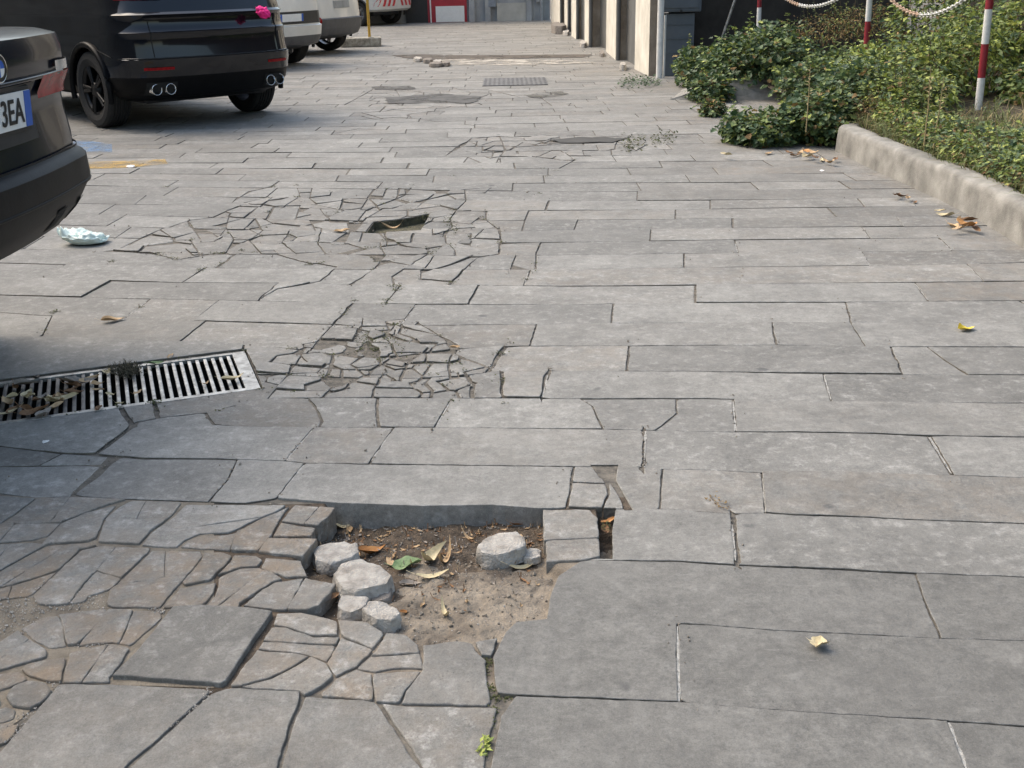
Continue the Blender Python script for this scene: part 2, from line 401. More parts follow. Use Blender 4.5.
# finer breakage inside the sunken places
def breakage(zone, n, l0, l1, w=.002):
    z = [P2(*q) for q in zone]; xs = [q[0] for q in zone]; ys = [q[1] for q in zone]; k = 0
    while k < n:
        x, y = rnd.uniform(min(xs), max(xs)), rnd.uniform(min(ys), max(ys))
        if not inside(P2(x, y), z): continue
        p = P2(x, y); a = rnd.random() * 6.28; L = rnd.uniform(l0, l1); pts = [p]
        for _ in range(3): a += rnd.gauss(0, .5); p = p + Vector((math.cos(a), math.sin(a))) * L / 3; pts.append(p)
        add_line(pts, w * rnd.uniform(.6, 1.5), .008, .0); k += 1
def inside(p, poly):
    c = False; n = len(poly); j = n - 1
    for i in range(n):
        a, b = poly[i], poly[j]
        if (a.y > p.y) != (b.y > p.y) and p.x < (b.x - a.x) * (p.y - a.y) / (b.y - a.y) + a.x: c = not c
        j = i
    return c
def shatter(zone, sp, keep, w=.0016, ragged=.35):
    """a mosaic of fragments: cell borders round scattered points of a sunken place"""
    z = [P2(*q) for q in zone]; x0, x1 = min(p.x for p in z), max(p.x for p in z); y0, y1 = min(p.y for p in z), max(p.y for p in z)
    pts = []; ny = int((y1 - y0) / sp) + 1; nx = int((x1 - x0) / (sp * 1.15)) + 1
    for j in range(-1, ny + 1):
        for i in range(-1, nx + 1): pts.append(Vector((x0 + (i + .5 * (j % 2) + rnd.uniform(-.42, .42)) * sp * 1.15, y0 + (j + rnd.uniform(-.42, .42)) * sp)))
    v, e, f, *_ = delaunay_2d_cdt(pts, [], [], 0, 1e-5)
    cc = []
    for t in f:
        a_, b_, c_ = [v[i] for i in t]; d = 2 * (a_.x * (b_.y - c_.y) + b_.x * (c_.y - a_.y) + c_.x * (a_.y - b_.y))
        if abs(d) < 1e-9: cc.append((a_ + b_ + c_) / 3); continue
        A_, B_, C_ = a_.length_squared, b_.length_squared, c_.length_squared
        cc.append(Vector(((A_ * (b_.y - c_.y) + B_ * (c_.y - a_.y) + C_ * (a_.y - b_.y)) / d, (A_ * (c_.x - b_.x) + B_ * (a_.x - c_.x) + C_ * (b_.x - a_.x)) / d)))
    ed = {}
    for i, t in enumerate(f):
        for k in range(3): ed.setdefault(tuple(sorted((t[k], t[(k + 1) % 3]))), []).append(i)
    for fs in ed.values():
        if len(fs) != 2: continue
        p, q = cc[fs[0]], cc[fs[1]]; m = (p + q) / 2
        if not inside(m + Vector((rnd.gauss(0, sp * ragged), rnd.gauss(0, sp * ragged))), z) or (p - q).length > sp * 2.2: continue
        if rnd.random() > keep or (p - q).length < .004: continue
        add_line([p, q], w * rnd.choice((.5, .8, 1, 1, 1.6, 2.4)), .005, .012)
shatter([(108,254),(150,238),(200,222),(245,207),(290,190),(400,186),(475,186),(492,212),(505,240),(480,258),(455,280),(400,285),(370,268),(240,260)], .21, .86)
shatter([(250,374),(290,345),(330,322),(372,316),(430,325),(458,345),(478,370),(476,396),(272,396)], .105, .88, .0014)
shatter([(350,104),(388,85),(490,90),(500,102),(440,122),(360,118)], .36, .75, .002)
shatter([(445,164),(468,137),(540,134),(650,134),(636,151),(560,163),(500,158)], .26, .72, .002)
shatter([(545,100),(575,90),(592,98),(588,112),(560,112)], .36, .7, .002)
shatter([(205,412),(245,398),(262,394),(238,404),(214,424),(150,432),(132,424)], .09, .8, .0014)
def area(p): return .5 * sum(p[i - 1].x * p[i].y - p[i].x * p[i - 1].y for i in range(len(p)))

def regions():
    V, E, EW = [], [], []
    for pts, w in LINES:
        o = len(V); V += [Vector((min(max(p.x, XL), XR), min(max(p.y, Y0), YFAR))) for p in pts]
        for i in range(len(pts) - 1): E.append((o + i, o + i + 1)); EW.append(w)
    v, e, f, _, oe, _ = delaunay_2d_cdt(V, E, [], 0, 2e-4)
    con = {}
    for (a, b), o in zip(e, oe):
        if o: con[(min(a, b), max(a, b))] = max(EW[i] for i in o)
    ef = {}
    for i, t in enumerate(f):
        for k in range(len(t)):
            a, b = t[k], t[(k + 1) % len(t)]; ef.setdefault((min(a, b), max(a, b)), []).append(i)
    reg = [-1] * len(f); n = 0
    for s0 in range(len(f)):
        if reg[s0] >= 0: continue
        st = [s0]; reg[s0] = n
        while st:
            i = st.pop(); t = f[i]
            for k in range(len(t)):
                a, b = t[k], t[(k + 1) % len(t)]; key = (min(a, b), max(a, b))
                if key in con: continue
                for j in ef[key]:
                    if reg[j] < 0: reg[j] = n; st.append(j)
        n += 1
    nxt = [dict() for _ in range(n)]
    for i, t in enumerate(f):
        r = reg[i]
        for k in range(len(t)):
            a, b = t[k], t[(k + 1) % len(t)]; key = (min(a, b), max(a, b))
            o = [j for j in ef[key] if reg[j] != r]
            if o or len(ef[key]) == 1: nxt[r].setdefault(a, []).append((b, con.get(key, .002)))
    out = []
    for r in range(n):
        best = None; m = nxt[r]
        while m:
            a0 = next(iter(m)); a = a0; loop = []; guard = 0
            while a in m and guard < 5000:
                b, w = m[a].pop()
                if not m[a]: del m[a]
                loop.append((v[a], w)); a = b; guard += 1
                if a == a0: break
            if len(loop) >= 3:
                if area([p for p, _ in loop]) > 4e-4: out.append(loop)
    return out

PV, PF, PT, PM = [], [], [], []
def inset(pts, ws, mul=1.0):
    n = len(pts); out = []
    for i in range(n):
        a, p, b = pts[i - 1], pts[i], pts[(i + 1) % n]
        d1 = (p - a); d2 = (b - p)
        if d1.length < 1e-7 or d2.length < 1e-7: out.append(p.copy()); continue
        n1 = Vector((-d1.y, d1.x)).normalized(); n2 = Vector((-d2.y, d2.x)).normalized()
        w1 = ws[i - 1]; w2 = ws[i]
        m = n1 + n2; q = m.length
        if q < .3: out.append(p + n1 * w1); continue
        m /= q; c = max(.5, m.dot(n1))
        out.append(p + m * max(w1, w2) / c)
    return out
def clean(pts, ws, eps):
    o, w = [], []
    for p, q in zip(pts, ws):
        if not o or (p - o[-1]).length > eps: o.append(p); w.append(q)
    while len(o) > 3 and (o[0] - o[-1]).length < eps: o.pop(); w.pop()
    return o, w
def slab(pts, ws, tone, zt=0.0, tilt=(0, 0), bev=.004, depth=.07, mi=0, fine=0, wall=0):
    if area(pts) < 0: pts = pts[::-1]; ws = ws[::-1]; ws = ws[1:] + ws[:1]
    pts, ws = clean(pts, ws, .004)
    if len(pts) < 3: return
    A0 = area(pts)
    if A0 < 2e-4: return
    ws = [w_ * (.5 + 1.05 * abs(noise.noise(Vector((p.x * 3.1, p.y * 3.1, 5.5))) + .45 * noise.noise(Vector((p.x * 13, p.y * 13, 1.5))) + .45)) for p, w_ in zip(pts, ws)]
    o0 = inset(pts, ws)
    if fine:
        q = []
        for i in range(len(o0)):
            a, p, b = o0[i - 1], o0[i], o0[(i + 1) % len(o0)]; d1, d2 = p - a, b - p
            if d1.length > .012 and d2.length > .012 and abs(d1.angle(d2)) > .6 and random.random() < .75:
                r = random.uniform(.002, .009) if random.random() < .85 else random.uniform(.012, .03)
                r = min(r, d1.length * .45, d2.length * .45); k1, k2 = random.uniform(.5, 1.3), random.uniform(.5, 1.3)
                q += [p - d1.normalized() * min(r * k1, d1.length * .48), p + (a + b - 2 * p).normalized() * r * .25, p + d2.normalized() * min(r * k2, d2.length * .48)]
            else: q.append(p)
        o0 = q
        o0, _ = clean(smooth_line(o0 + [o0[0]], fine, .0011, 3.7)[:-1], o0 * 9, .002)
        o0 = [p + Vector((random.gauss(0, fine * .035), random.gauss(0, fine * .035))) for p in o0]
    if area(o0) < .25 * A0: return
    per = sum((pts[i] - pts[i - 1]).length for i in range(len(pts)))
    bev = min(bev, .18 * A0 / per)
    c = sum(pts, Vector((0, 0))) / len(pts)
    def Z(p, dz): return zt + dz + tilt[0] * (p.x - c.x) + tilt[1] * (p.y - c.y)
    o1 = inset(o0, [bev * .35] * len(o0)); o2 = inset(o0, [bev * 1.15] * len(o0))
    rings = [(o0, -depth), (o0, -bev * 1.0), (o1, -bev * .32), (o2, 0)]
    base = len(PV); n = len(o0)
    for ring, dz in rings:
        for p in ring: PV.append((p.x, p.y, Z(p, dz)))
    for k in range(3):
        for i in range(n):
            j = (i + 1) % n
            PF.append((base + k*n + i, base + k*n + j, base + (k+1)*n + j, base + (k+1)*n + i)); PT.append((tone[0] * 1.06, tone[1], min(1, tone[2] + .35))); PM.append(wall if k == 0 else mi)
    tv, _, tf, ov, _, _ = delaunay_2d_cdt(o2, [(i, (i + 1) % n) for i in range(n)], [], 0, 1e-6)
    b2 = len(PV); back = {}
    for i, l_ in enumerate(ov):
        if l_: back[i] = base + 3*n + l_[0]
    for i, p in enumerate(tv):
        if i not in back: back[i] = len(PV); PV.append((p.x, p.y, Z(p, 0)))
    for t in tf:
        if inside((tv[t[0]] + tv[t[1]] + tv[t[2]]) / 3, o2): PF.append(tuple(back[i] for i in t)); PT.append(tone); PM.append(mi)

DARKBR = P2(650, 640)
for loop in regions():
    pts = [p for p, _ in loop]; ws = [w for _, w in loop]
    c = sum(pts, Vector((0, 0))) / len(pts)
    A2 = area(pts); cc_ = Vector((0, 0))
    for i in range(len(pts)):
        k_ = pts[i - 1].x * pts[i].y - pts[i].x * pts[i - 1].y; cc_ += (pts[i - 1] + pts[i]) * k_
    c = cc_ / (6 * A2)
    if inside(c, MASK) or all(-.02 < (p - GA).dot(gdir) < GL + .02 and -.02 < (p - GA).dot(gnrm) < GW + .02 for p in pts): continue
    if inside(c, WEDGE) or inside(c, PATCH) or inside(c, CLEFT): continue
    A = abs(area(pts)); D = c.length
    small = A < .05
    if A < .0007: continue
    if A < .012 and 3 < D < 16 and rnd.random() < .16: continue
    q = rnd.random()
    t = .82 + .37 * q + (rnd.uniform(-.07, .05) if small else 0)
    dirt = max(0, rnd.uniform(-.6, .28)) if not small else rnd.uniform(0, .3)
    worn = rnd.uniform(.3, 1.0)
    if c.y < cy('C', c.x) and c.x > 0: t = rnd.uniform(.70, .77); dirt = 0; worn = .25
    elif c.y < cy('D', c.x) and c.x > 0: t *= .95
    if D > 8: t *= 1.08; dirt += .03 + .10 * min(1, (D - 8) / 8)
    if c.x > 1.2 and D > 5: dirt += .12
    zt = rnd.uniform(-.0025, .0015) + (rnd.uniform(-.0025, .005) if small and D < 9 else 0)
    if D > 10: zt = rnd.uniform(-.002, .001)
    tl = (rnd.uniform(-.006, .006), rnd.uniform(-.006, .006)) if not small else (rnd.uniform(-.035, .035), rnd.uniform(-.035, .035))
    if D > 10: tl = (0, 0)
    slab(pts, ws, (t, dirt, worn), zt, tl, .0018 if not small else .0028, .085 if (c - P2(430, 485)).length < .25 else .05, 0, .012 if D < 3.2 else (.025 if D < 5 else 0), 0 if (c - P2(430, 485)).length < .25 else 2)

# stones of the broken corner, one by one
HAND = """-60 494 35 498 15 513 0 523 -60 549;.95;.1
37 498 72 497 126 499 100 507 62 521 48 535 32 540 0 542 -60 556 -60 552 0 525 17 514;1;.35
62 523 84 513 116 505 104 519 96 538 84 542 52 543 40 546;.95;.2
132 500 182 502 171 516 150 531 139 544 98 542 106 518 118 507;1.03;.15
186 504 252 505 286 505 275 512 256 519 240 527 228 532 200 533 185 540 176 547 142 545 152 532 174 516;1.08;.1
256 521 289 506 279 521 272 535 258 551 236 551 222 549 203 549 180 547 188 540 202 535 229 534 242 529;.85;.95
295 505 335 508 331 515 318 526 281 521;.95;.35
281 523 316 528 311 536 273 536;.92;.5
268 538 318 539 302 557 258 552;.95;.45
266 558 301 561 308 576 286 577 261 568;1;.7
243 606 262 590 275 583 306 578 336 584 331 593 318 606 308 610 276 610;.85;.25
-60 554 0 544 33 543 46 545 34 551 0 570 -60 597;.95;.2
50 545 85 544 98 545 80 549 62 566 58 570 30 579 0 587 -60 602 -60 599 0 572 36 551;.85;.9
56 571 60 569 33 593 28 596 0 599 -60 611 -60 604 0 589 30 580;.85;.7
82 550 100 546 150 548 148 552 125 574 112 588 88 596 84 601 60 605 38 604 33 596 60 569;1;.35
152 550 200 551 202 556 198 562 178 585 159 608 143 607 113 607 106 604 110 590 127 575 136 566;.97;.5
204 553 222 552 232 556 228 562 216 573 211 580 185 585 182 583 200 563;.8;.95
185 588 211 584 216 583 213 594 205 604 196 606 163 608 180 588;.85;.85
233 555 256 556 262 560 258 566 240 567 217 575 230 562;.8;.95
219 577 241 568 259 567 283 579 272 583 240 603 238 608 226 609 207 606 215 596;.92;.5
20 628 42 617 107 609 105 618 77 644 50 648 35 640;1.02;.45
108 609 160 611 162 617 131 645 112 642 79 645;1.02;.5
70 653 110 644 130 648 110 677 110 682 62 682 65 668;.95;.4
-60 662 0 642 18 630 34 643 47 652 46 657 28 662 0 670 -60 684;1;.3
27 664 48 660 66 657 63 672 61 682 45 681 30 676 22 670;.8;.8
-60 688 0 674 20 672 28 679 15 685 0 690 -60 704;.8;.8
5 697 12 686 28 681 45 683 51 691 45 701 30 709 12 706;.7;.2
-10 712 5 706 15 709 13 718 0 722 -12 720;.7;.3
-12 727 5 722 19 725 14 735 0 744 -12 742;.75;.5
-30 702 -10 694 2 698 0 706 -14 711 -30 712;.75;.5
58 684 110 684 200 689 210 691 190 709 170 727 125 766 100 790 -60 790 -60 786 0 750 26 721;.86;.05
226 689 240 688 256 690 300 692 300 698 292 716 277 768 271 790 108 790 130 768 172 730 196 708 212 694;.86;.05
305 697 312 697 340 699 376 702 394 728 421 768 435 790 275 790 281 768 296 717;.84;.05
381 703 402 705 498 707 494 722 487 746 484 768 480 790 440 790 425 768 398 728;.84;.1
276 614 301 613 338 622 338 635 313 636 286 627 273 625;.92;.25
338 621 351 621 366 622 385 633 373 649 341 636;.95;.2
386 633.5 406 635 418 645 423 668 398 667 375 671 356 668 376 651;.92;.2
423 646 456 641.5 473 643 475 651 486 661 487 676 491 702 486 705 402 703 406 691 423 670;.86;.05
475 643 498 638.5 491 656 481 656;.85;.1
373 673 421 671 406 690 400 702 375 701;.92;.25
356 670 372 674 373 700 321 697 322 693 336 680;.95;.4
341 637 373 650 356 667 336 676 327 663;.92;.4
272 627 286 628 313 638 340 638 327 661 310 655 296 652 258 648;.92;.3
257 650 296 654 309 657 292 668 270 678 240 686 229 686;.92;.25
311 657 326 664 333 677 321 687 304 696 301 691 256 689 240 687 272 679 293 669;.9;.2
543 510 590 510 598 518 598 537 544 540;.95;.1
545 541 599 538 600 556 584 560 546 562;.98;.15"""
def halves(poly, c, n_):
    """cut a stone in two along a line through c"""
    out = []
    for s_ in (1, -1):
        q = []
        for i in range(len(poly)):
            a, b = poly[i - 1], poly[i]; da, db = (a - c).dot(n_) * s_, (b - c).dot(n_) * s_
            if da * db < 0: q.append(a.lerp(b, da / (da - db)))
            if db >= 0: q.append(b)
        out.append(q)
    return out
STONES = []
for row in HAND.split('\n'):
    a, t, d = row.split(';'); v = [float(x) for x in a.split()]
    pp = [P2(x, y) for x, y in zip(v[::2], v[1::2])]; A = abs(area(pp))
    if .10 <= float(d) and .011 < A < .09 and sum(v[1::2]) / len(v[1::2]) < 684 and v[0] not in (543, 545):
        c = sum(pp, Vector((0, 0))) / len(pp); g_ = rnd.uniform(-.5, .5) + (0 if rnd.random() < .6 else 1.4)
        for h in halves(pp, c, Vector((math.cos(g_), math.sin(g_)))):
            if len(h) < 3: continue
            A2 = abs(area(h))
            if A2 > .018 and rnd.random() < .8:
                c2 = sum(h, Vector((0, 0))) / len(h)
                for h2 in halves(h, c2, Vector((-math.sin(g_ + rnd.uniform(-.5, .5)), math.cos(g_)))):
                    if len(h2) > 2: STONES.append((h2, v, t, d))
            else: STONES.append((h, v, t, d))
    else: STONES.append((pp, v, t, d))
for pp, v, t, d in STONES:
    t = float(t) * rnd.uniform(.93, 1.08)
    A = abs(area(pp)); c = sum(pp, Vector((0, 0))) / len(pp)
    if area(pp) < 0: pp.reverse()
    pts = smooth_line(pp + [pp[0]], .022, .0022, rnd.random() * 50)[:-1]
    pts = [p + Vector((rnd.gauss(0, .0007), rnd.gauss(0, .0007))) for p in pts]
    big = A > .06; yy = sum(v[1::2]) / len(v[1::2])
    zt = rnd.uniform(-.004, .001) if big else rnd.uniform(-.0008, .0035)
    if yy > 700: zt = rnd.uniform(-.002, .002)
    rounded = (yy > 690 and max(v[::2]) < 60)
    block = v[0] in (543, 545)
    slab(pts, [.0003] * len(pts), (float(t) * (1.04 if float(d) > .08 else 1), min(1, float(d) * 1.7 + .08), 1.0 if float(d) > .08 else .45), zt, (rnd.uniform(-.014, .014), rnd.uniform(-.014, .014)) if not big else (rnd.uniform(-.005, .005),) * 2,
         .012 if rounded else (.002 if big else .0028), .10 if block else .075, 0, .012)
# pale mortar in some of the joints
for s in """392 431 371.5 460.5|313 429 286 460|450.5 401 436 426.5|416 305 402 323.5|645.5 431 644.5 467|733 401 735.5 430.5|824 375 831 399.5|929.5 437 951 473|732 524 735.5 560|763 478 765.5 512
862 253 870 265.5|940.5 240 951.5 250|968 265.5 982.5 280.5|895.5 217 903.5 225.5|677.5 626 679 701|949 722 967 770|860 252.5 864 258|547.5 375 542.5 397|303.5 465 279 496|735 242.5 737.5 252|915.5 284 928 300|512 258 509.5 269.5|528 273 524.5 284.5|146 302 127 316.5""".replace('\n', '|').split('|'):
    x0, y0, x1, y1 = [float(a) for a in s.split()]
    a, b = P2(x0, y0), P2(x1, y1); nn = Vector((-(b - a).y, (b - a).x)).normalized()
    n = 17; base = len(PV)
    for i in range(n):
        p = a.lerp(b, i / (n - 1)); hw = max(.0004, .0026 + .004 * noise.noise(Vector((p.x * 22, p.y * 22, 2))))
        for sgn in (-1, 1): q = p + nn * hw * sgn; PV.append((q.x, q.y, -.0008 + .0012 * noise.noise(Vector((p.x * 60, p.y * 60, sgn)))))
    for i in range(n - 1): PF.append((base + 2*i, base + 2*i + 1, base + 2*i + 3, base + 2*i + 2)); PT.append((1, 0, 0)); PM.append(1)
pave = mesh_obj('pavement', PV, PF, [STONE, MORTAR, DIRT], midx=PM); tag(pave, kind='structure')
at = pave.data.attributes.new('tone', 'FLOAT_COLOR', 'FACE')
at.data.foreach_set('color', [c for t in PT for c in (*t, 1.0)])

# the ground under the stones, with openings for the broken hole and the drain
HB = [P2(*p) for p in ((215, 488), (640, 488), (640, 668), (215, 668))]
hx0 = min(p.x for p in HB) ; hx1 = .32; hy0 = P2(400, 690).y; hy1 = P2(400, 500).y
HB = [Vector((hx0, hy0)), Vector((hx1, hy0)), Vector((hx1, hy1)), Vector((hx0, hy1))]
HOLE = [P2(*p) for p in ((334,502),(400,501),(492,499),(540,502),(545,508),(546,562),(556,572),(550,594),(546,617),(515,622),(503,634),(475,641),(456,641),(423,645),(406,635),(386,633),(366,622),(338,620),(306,610),(331,592),(334,584),(308,577),(301,561),(318,540),(318,528))]
PITS = [HB, GRATE, WEDGE]
gv = [Vector((XL - 12, Y0 - 6)), Vector((XR + 14, Y0 - 6)), Vector((XR + 14, YFAR + 40)), Vector((XL - 12, YFAR + 40))]
ge = [(0, 1), (1, 2), (2, 3), (3, 0)]
for poly in PITS:
    o = len(gv); gv += poly; ge += [(o + i, o + (i + 1) % len(poly)) for i in range(len(poly))]
v, e, f, *_ = delaunay_2d_cdt(gv, ge, [], 0, 1e-5)
ff = [t for t in f if not any(inside((v[t[0]] + v[t[1]] + v[t[2]]) / 3, q) for q in PITS)]
ZB = -.006
tag(mesh_obj('ground', [(p.x, p.y, ZB) for p in v], ff, DIRT), kind='structure')
INFILL = mat('dusty infill', (.10, .085, .065), .95, 0, .3, 18, .6, 160, col2=(.25, .215, .165), detail=10)
iv = [P(x, y, ZB + .0016) for x, y in ((-60, 492), (36, 497), (214, 503), (214, 688), (60, 683), (20, 720), (-60, 770))]
tag(mesh_obj('infill', iv, [tuple(range(len(iv)))], INFILL), kind='structure')
# soil laid bare in the hole
def dist_edge(p, poly):
    best = 9
    for i in range(len(poly)):
        a, b = poly[i - 1], poly[i]; d = b - a; t = max(0, min(1, (p - a).dot(d) / max(1e-9, d.length_squared))); best = min(best, (p - a - d * t).length)
    return best
CLEFT2 = [P2(*p) for p in ((597, 507), (618, 507), (616, 561), (598, 558))]
ybk, yfr = P2(430, 507).y, P2(450, 640).y
def hole_z(p):
    s = dist_edge(p, HOLE); s = s if inside(p, HOLE) else -s
    if inside(p, CLEFT2): return -.055 + .006 * noise.noise(Vector((p.x * 60, p.y * 60, 0)))
    k = max(0, min(1, (s + .028) / .036)); k = k * k * (3 - 2 * k)
    u = max(0, min(1, (p.y - yfr) / (ybk - yfr)))
    left = max(0, min(1, (P2(420, 570).x - p.x) / .15))
    deep = .014 + .048 * u ** 1.2 + .012 * left
    mound = .018 * math.exp(-((p.x - P2(490, 592).x) ** 2 + (p.y - P2(490, 592).y) ** 2) / .012)
    q = Vector((p.x, p.y, 0))
    rough = .010 * noise.fractal(q * 15, .9, 2.0, 4) + .0016 * noise.fractal(q * 70, .9, 2.0, 3)
    return ZB - k * (deep - ZB * -1 - mound) + k * rough
nx, ny = 330, 230; hv, hf = [], []
for j in range(ny + 1):
    for i in range(nx + 1):
        p = Vector((hx0 + (hx1 - hx0) * i / nx, hy0 + (hy1 - hy0) * j / ny)); hv.append((p.x, p.y, hole_z(p)))
for j in range(ny):
    for i in range(nx): a = j * (nx + 1) + i; hf.append((a, a + 1, a + nx + 2, a + nx + 1))
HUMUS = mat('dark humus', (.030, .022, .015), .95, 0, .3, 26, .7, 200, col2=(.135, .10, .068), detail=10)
hm = []
for t in hf:
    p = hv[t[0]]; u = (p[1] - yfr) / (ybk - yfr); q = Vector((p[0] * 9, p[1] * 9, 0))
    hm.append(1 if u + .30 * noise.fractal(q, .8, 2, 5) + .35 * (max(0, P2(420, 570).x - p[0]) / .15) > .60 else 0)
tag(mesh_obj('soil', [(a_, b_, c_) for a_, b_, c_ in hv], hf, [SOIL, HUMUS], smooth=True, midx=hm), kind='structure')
# shallow pit of the second broken place and walls of the drain channel
MOSS = mat('mossy dirt', (.03, .030, .018), .95, 0, .4, 30, .8, 90, col2=(.13, .115, .07))
wv = [(p.x, p.y, ZB) for p in WEDGE] + [(p.x, p.y, -.05) for p in WEDGE]; n = len(WEDGE)
tag(mesh_obj('dirt', wv, [(i, (i+1) % n, n + (i+1) % n, n + i) for i in range(n)] + [tuple(range(n, 2*n))], MOSS), kind='structure')
wv = [(p.x, p.y, -.004) for p in GRATE] + [(p.x, p.y, -.35) for p in GRATE]
tag(mesh_obj('drain_channel', wv, [(i, (i+1) % 4, 4 + (i+1) % 4, 4 + i) for i in range(4)] + [(4, 5, 6, 7)], PIT), kind='structure')
# grit: pale gravel in the gaps at the left, crumbs in the hole and joints
def pebbles(name, pts, m, rmin, rmax):
    b = MB()
    for p in pts:
        r = rnd.uniform(rmin, rmax) * (1 if rnd.random() > .1 else 1.6); q = Euler((rnd.random() * 6, rnd.random() * 6, rnd.random() * 6)).to_matrix()
        k = [Vector(a) for a in ((1,0,0),(-1,0,0),(0,1,0),(0,-1,0),(0,0,1),(0,0,-1))]
        vv = [q @ (a * r * rnd.uniform(.6, 1.1)) + p + Vector((0, 0, r * .4)) for a in k]
        b.add(vv, [(0,2,4),(2,1,4),(1,3,4),(3,0,4),(2,0,5),(1,2,5),(3,1,5),(0,3,5)])
    return tag(b.build(name, m), kind='stuff')
gp = []
for _ in range(700):
    x, y = rnd.uniform(-40, 105), rnd.gauss(606, 7 + max(0, 40 - 0) * .12)
    if x < 40: y = rnd.uniform(596, 634) if rnd.random() < .7 else y
    if y - 600 > 26 and x > 25: continue
    if y > 612 and x > 45: continue
    p = P(x, y, ZB + .004); gp.append(p)
for s in ("50 682 62 686 56 694 30 712 18 720", "0 745 14 737 22 724", "150 609 165 612", "196 706 172 728", "200 700 210 690", "112 642 78 646"):
    v_ = [float(a) for a in s.split()]; q = list(zip(v_[::2], v_[1::2]))
    for _ in range(60):
        i = rnd.randrange(len(q) - 1); t = rnd.random(); gp.append(P(q[i][0] * (1-t) + q[i+1][0] * t + rnd.gauss(0, 2.5), q[i][1] * (1-t) + q[i+1][1] * t + rnd.gauss(0, 1.5), ZB + .003))
pebbles('gravel', gp, PEBBLE, .0009, .0028)
cp = []
while len(cp) < 1300:
    p = Vector((rnd.uniform(hx0, hx1), rnd.uniform(hy0, hy1)))
    if inside(p, HOLE): cp.append(Vector((p.x, p.y, hole_z(p))))
pebbles('soil_crumbs', cp[:900], PEBBLE, .0006, .0024); pebbles('soil_clods', cp[900:], GRIT, .0015, .0055)

# grit and crumbs lodged along the joints and cracks
gj = []
cand = [(p, w) for pts, w in LINES for p in pts if w > .0028 and 1.2 < p.y < 7.6 and -3.2 < p.x < 2.6]
for _ in range(3600):
    p, w = rnd.choice(cand); s_ = .004 if rnd.random() < .7 else .02
    gj.append(Vector((p.x + rnd.gauss(0, s_), p.y + rnd.gauss(0, s_), ZB + .004 if s_ < .01 else .001)))
gj = [p for p in gj if not inside(Vector((p.x, p.y)), GRATE)]
pebbles('joint_grit', gj, GRIT, .0012, .0042)

# ================================================================ CARS
RUBBER = mat('tyre rubber', (.018, .018, .018), .85, 0, .3, 40, .3, 200)
PLASTIC = mat('black plastic', (.016, .016, .017), .55, 0, .2, 20, .1, 300)
GLASSD = mat('dark window glass', (.012, .014, .016), .06, 0, .1, 3, spec=.8)
CHROME = mat('chrome', (.75, .75, .75), .15, 1, .1, 10)
REDLENS = mat('red lens', (.26, .010, .012), .25, 0, .4, 30, spec=.12)
CLEARLENS = mat('clear lens', (.30, .29, .29), .12, 0, .25, 60, coat=1)
PWHITE = mat('plate white', (.72, .72, .70), .5, 0, .06, 20)
PBLUE = mat('plate blue', (.02, .10, .42), .5, 0, .06, 20)
INK = mat('plate ink', (.01, .01, .01), .6, 0, .05, 10)
ALLOY = mat('alloy rim', (.3, .3, .31), .35, .9, .15, 20)
def paint(name, col, rough=.28, dust=.0):
    m = mat(name, col, rough, 0, .15, 6, .02, 30, coat=1); return m

def ring(z, xr, hw, rr, xf, rf, bow=.05, fb=.15, nz=0):
    """closed plan outline of a car body, rear at small x"""
    o = []
    xe = xr + bow
    for i in range(9):                                   # rear face, right (-y) to left (+y)
        t = -1 + 2 * i / 8; y = t * (hw - rr); o.append((xr + bow * (y / hw) ** 2, y, z))
    xb = xr + bow * ((hw - rr) / hw) ** 2
    for i in range(1, 7):
        a = math.pi / 2 * i / 6; o.append((xb + rr * (1 - math.cos(a)) , hw - rr + rr * math.sin(a), z))
    n = 22
    for i in range(1, n):
        t = i / n; x = xb + rr + (xf - rf - xb - rr) * t; o.append((x, hw, z))
    for i in range(0, 7):
        a = math.pi / 2 * i / 6; o.append((xf - rf + rf * math.sin(a) , hw - rf + rf * math.cos(a), z))
    for i in range(1, 8):
        t = 1 - 2 * i / 8; y = t * (hw - rf); o.append((xf + fb * (1 - (y / (hw - rf)) ** 2) * .5, y, z))
    for i in range(0, 7):
        a = math.pi / 2 * (1 - i / 6); o.append((xf - rf + rf * math.sin(a), -(hw - rf + rf * math.cos(a)), z))
    for i in range(1, n):
        t = 1 - i / n; x = xb + rr + (xf - rf - xb - rr) * t; o.append((x, -hw, z))
    for i in range(0, 6):
        a = math.pi / 2 * (1 - i / 6); o.append((xb + rr * (1 - math.cos(a)), -(hw - rr + rr * math.sin(a)), z))
    return o
def loft(rings):
    n = len(rings[0]); v = [p for r in rings for p in r]; f = []
    for k in range(len(rings) - 1):
        for i in range(n):
            j = (i + 1) % n; f.append((k*n + j, k*n + i, (k+1)*n + i, (k+1)*n + j))
    f.append(tuple(range(n))); f.append(tuple((len(rings)-1)*n + i for i in reversed(range(n))))
    return v, f
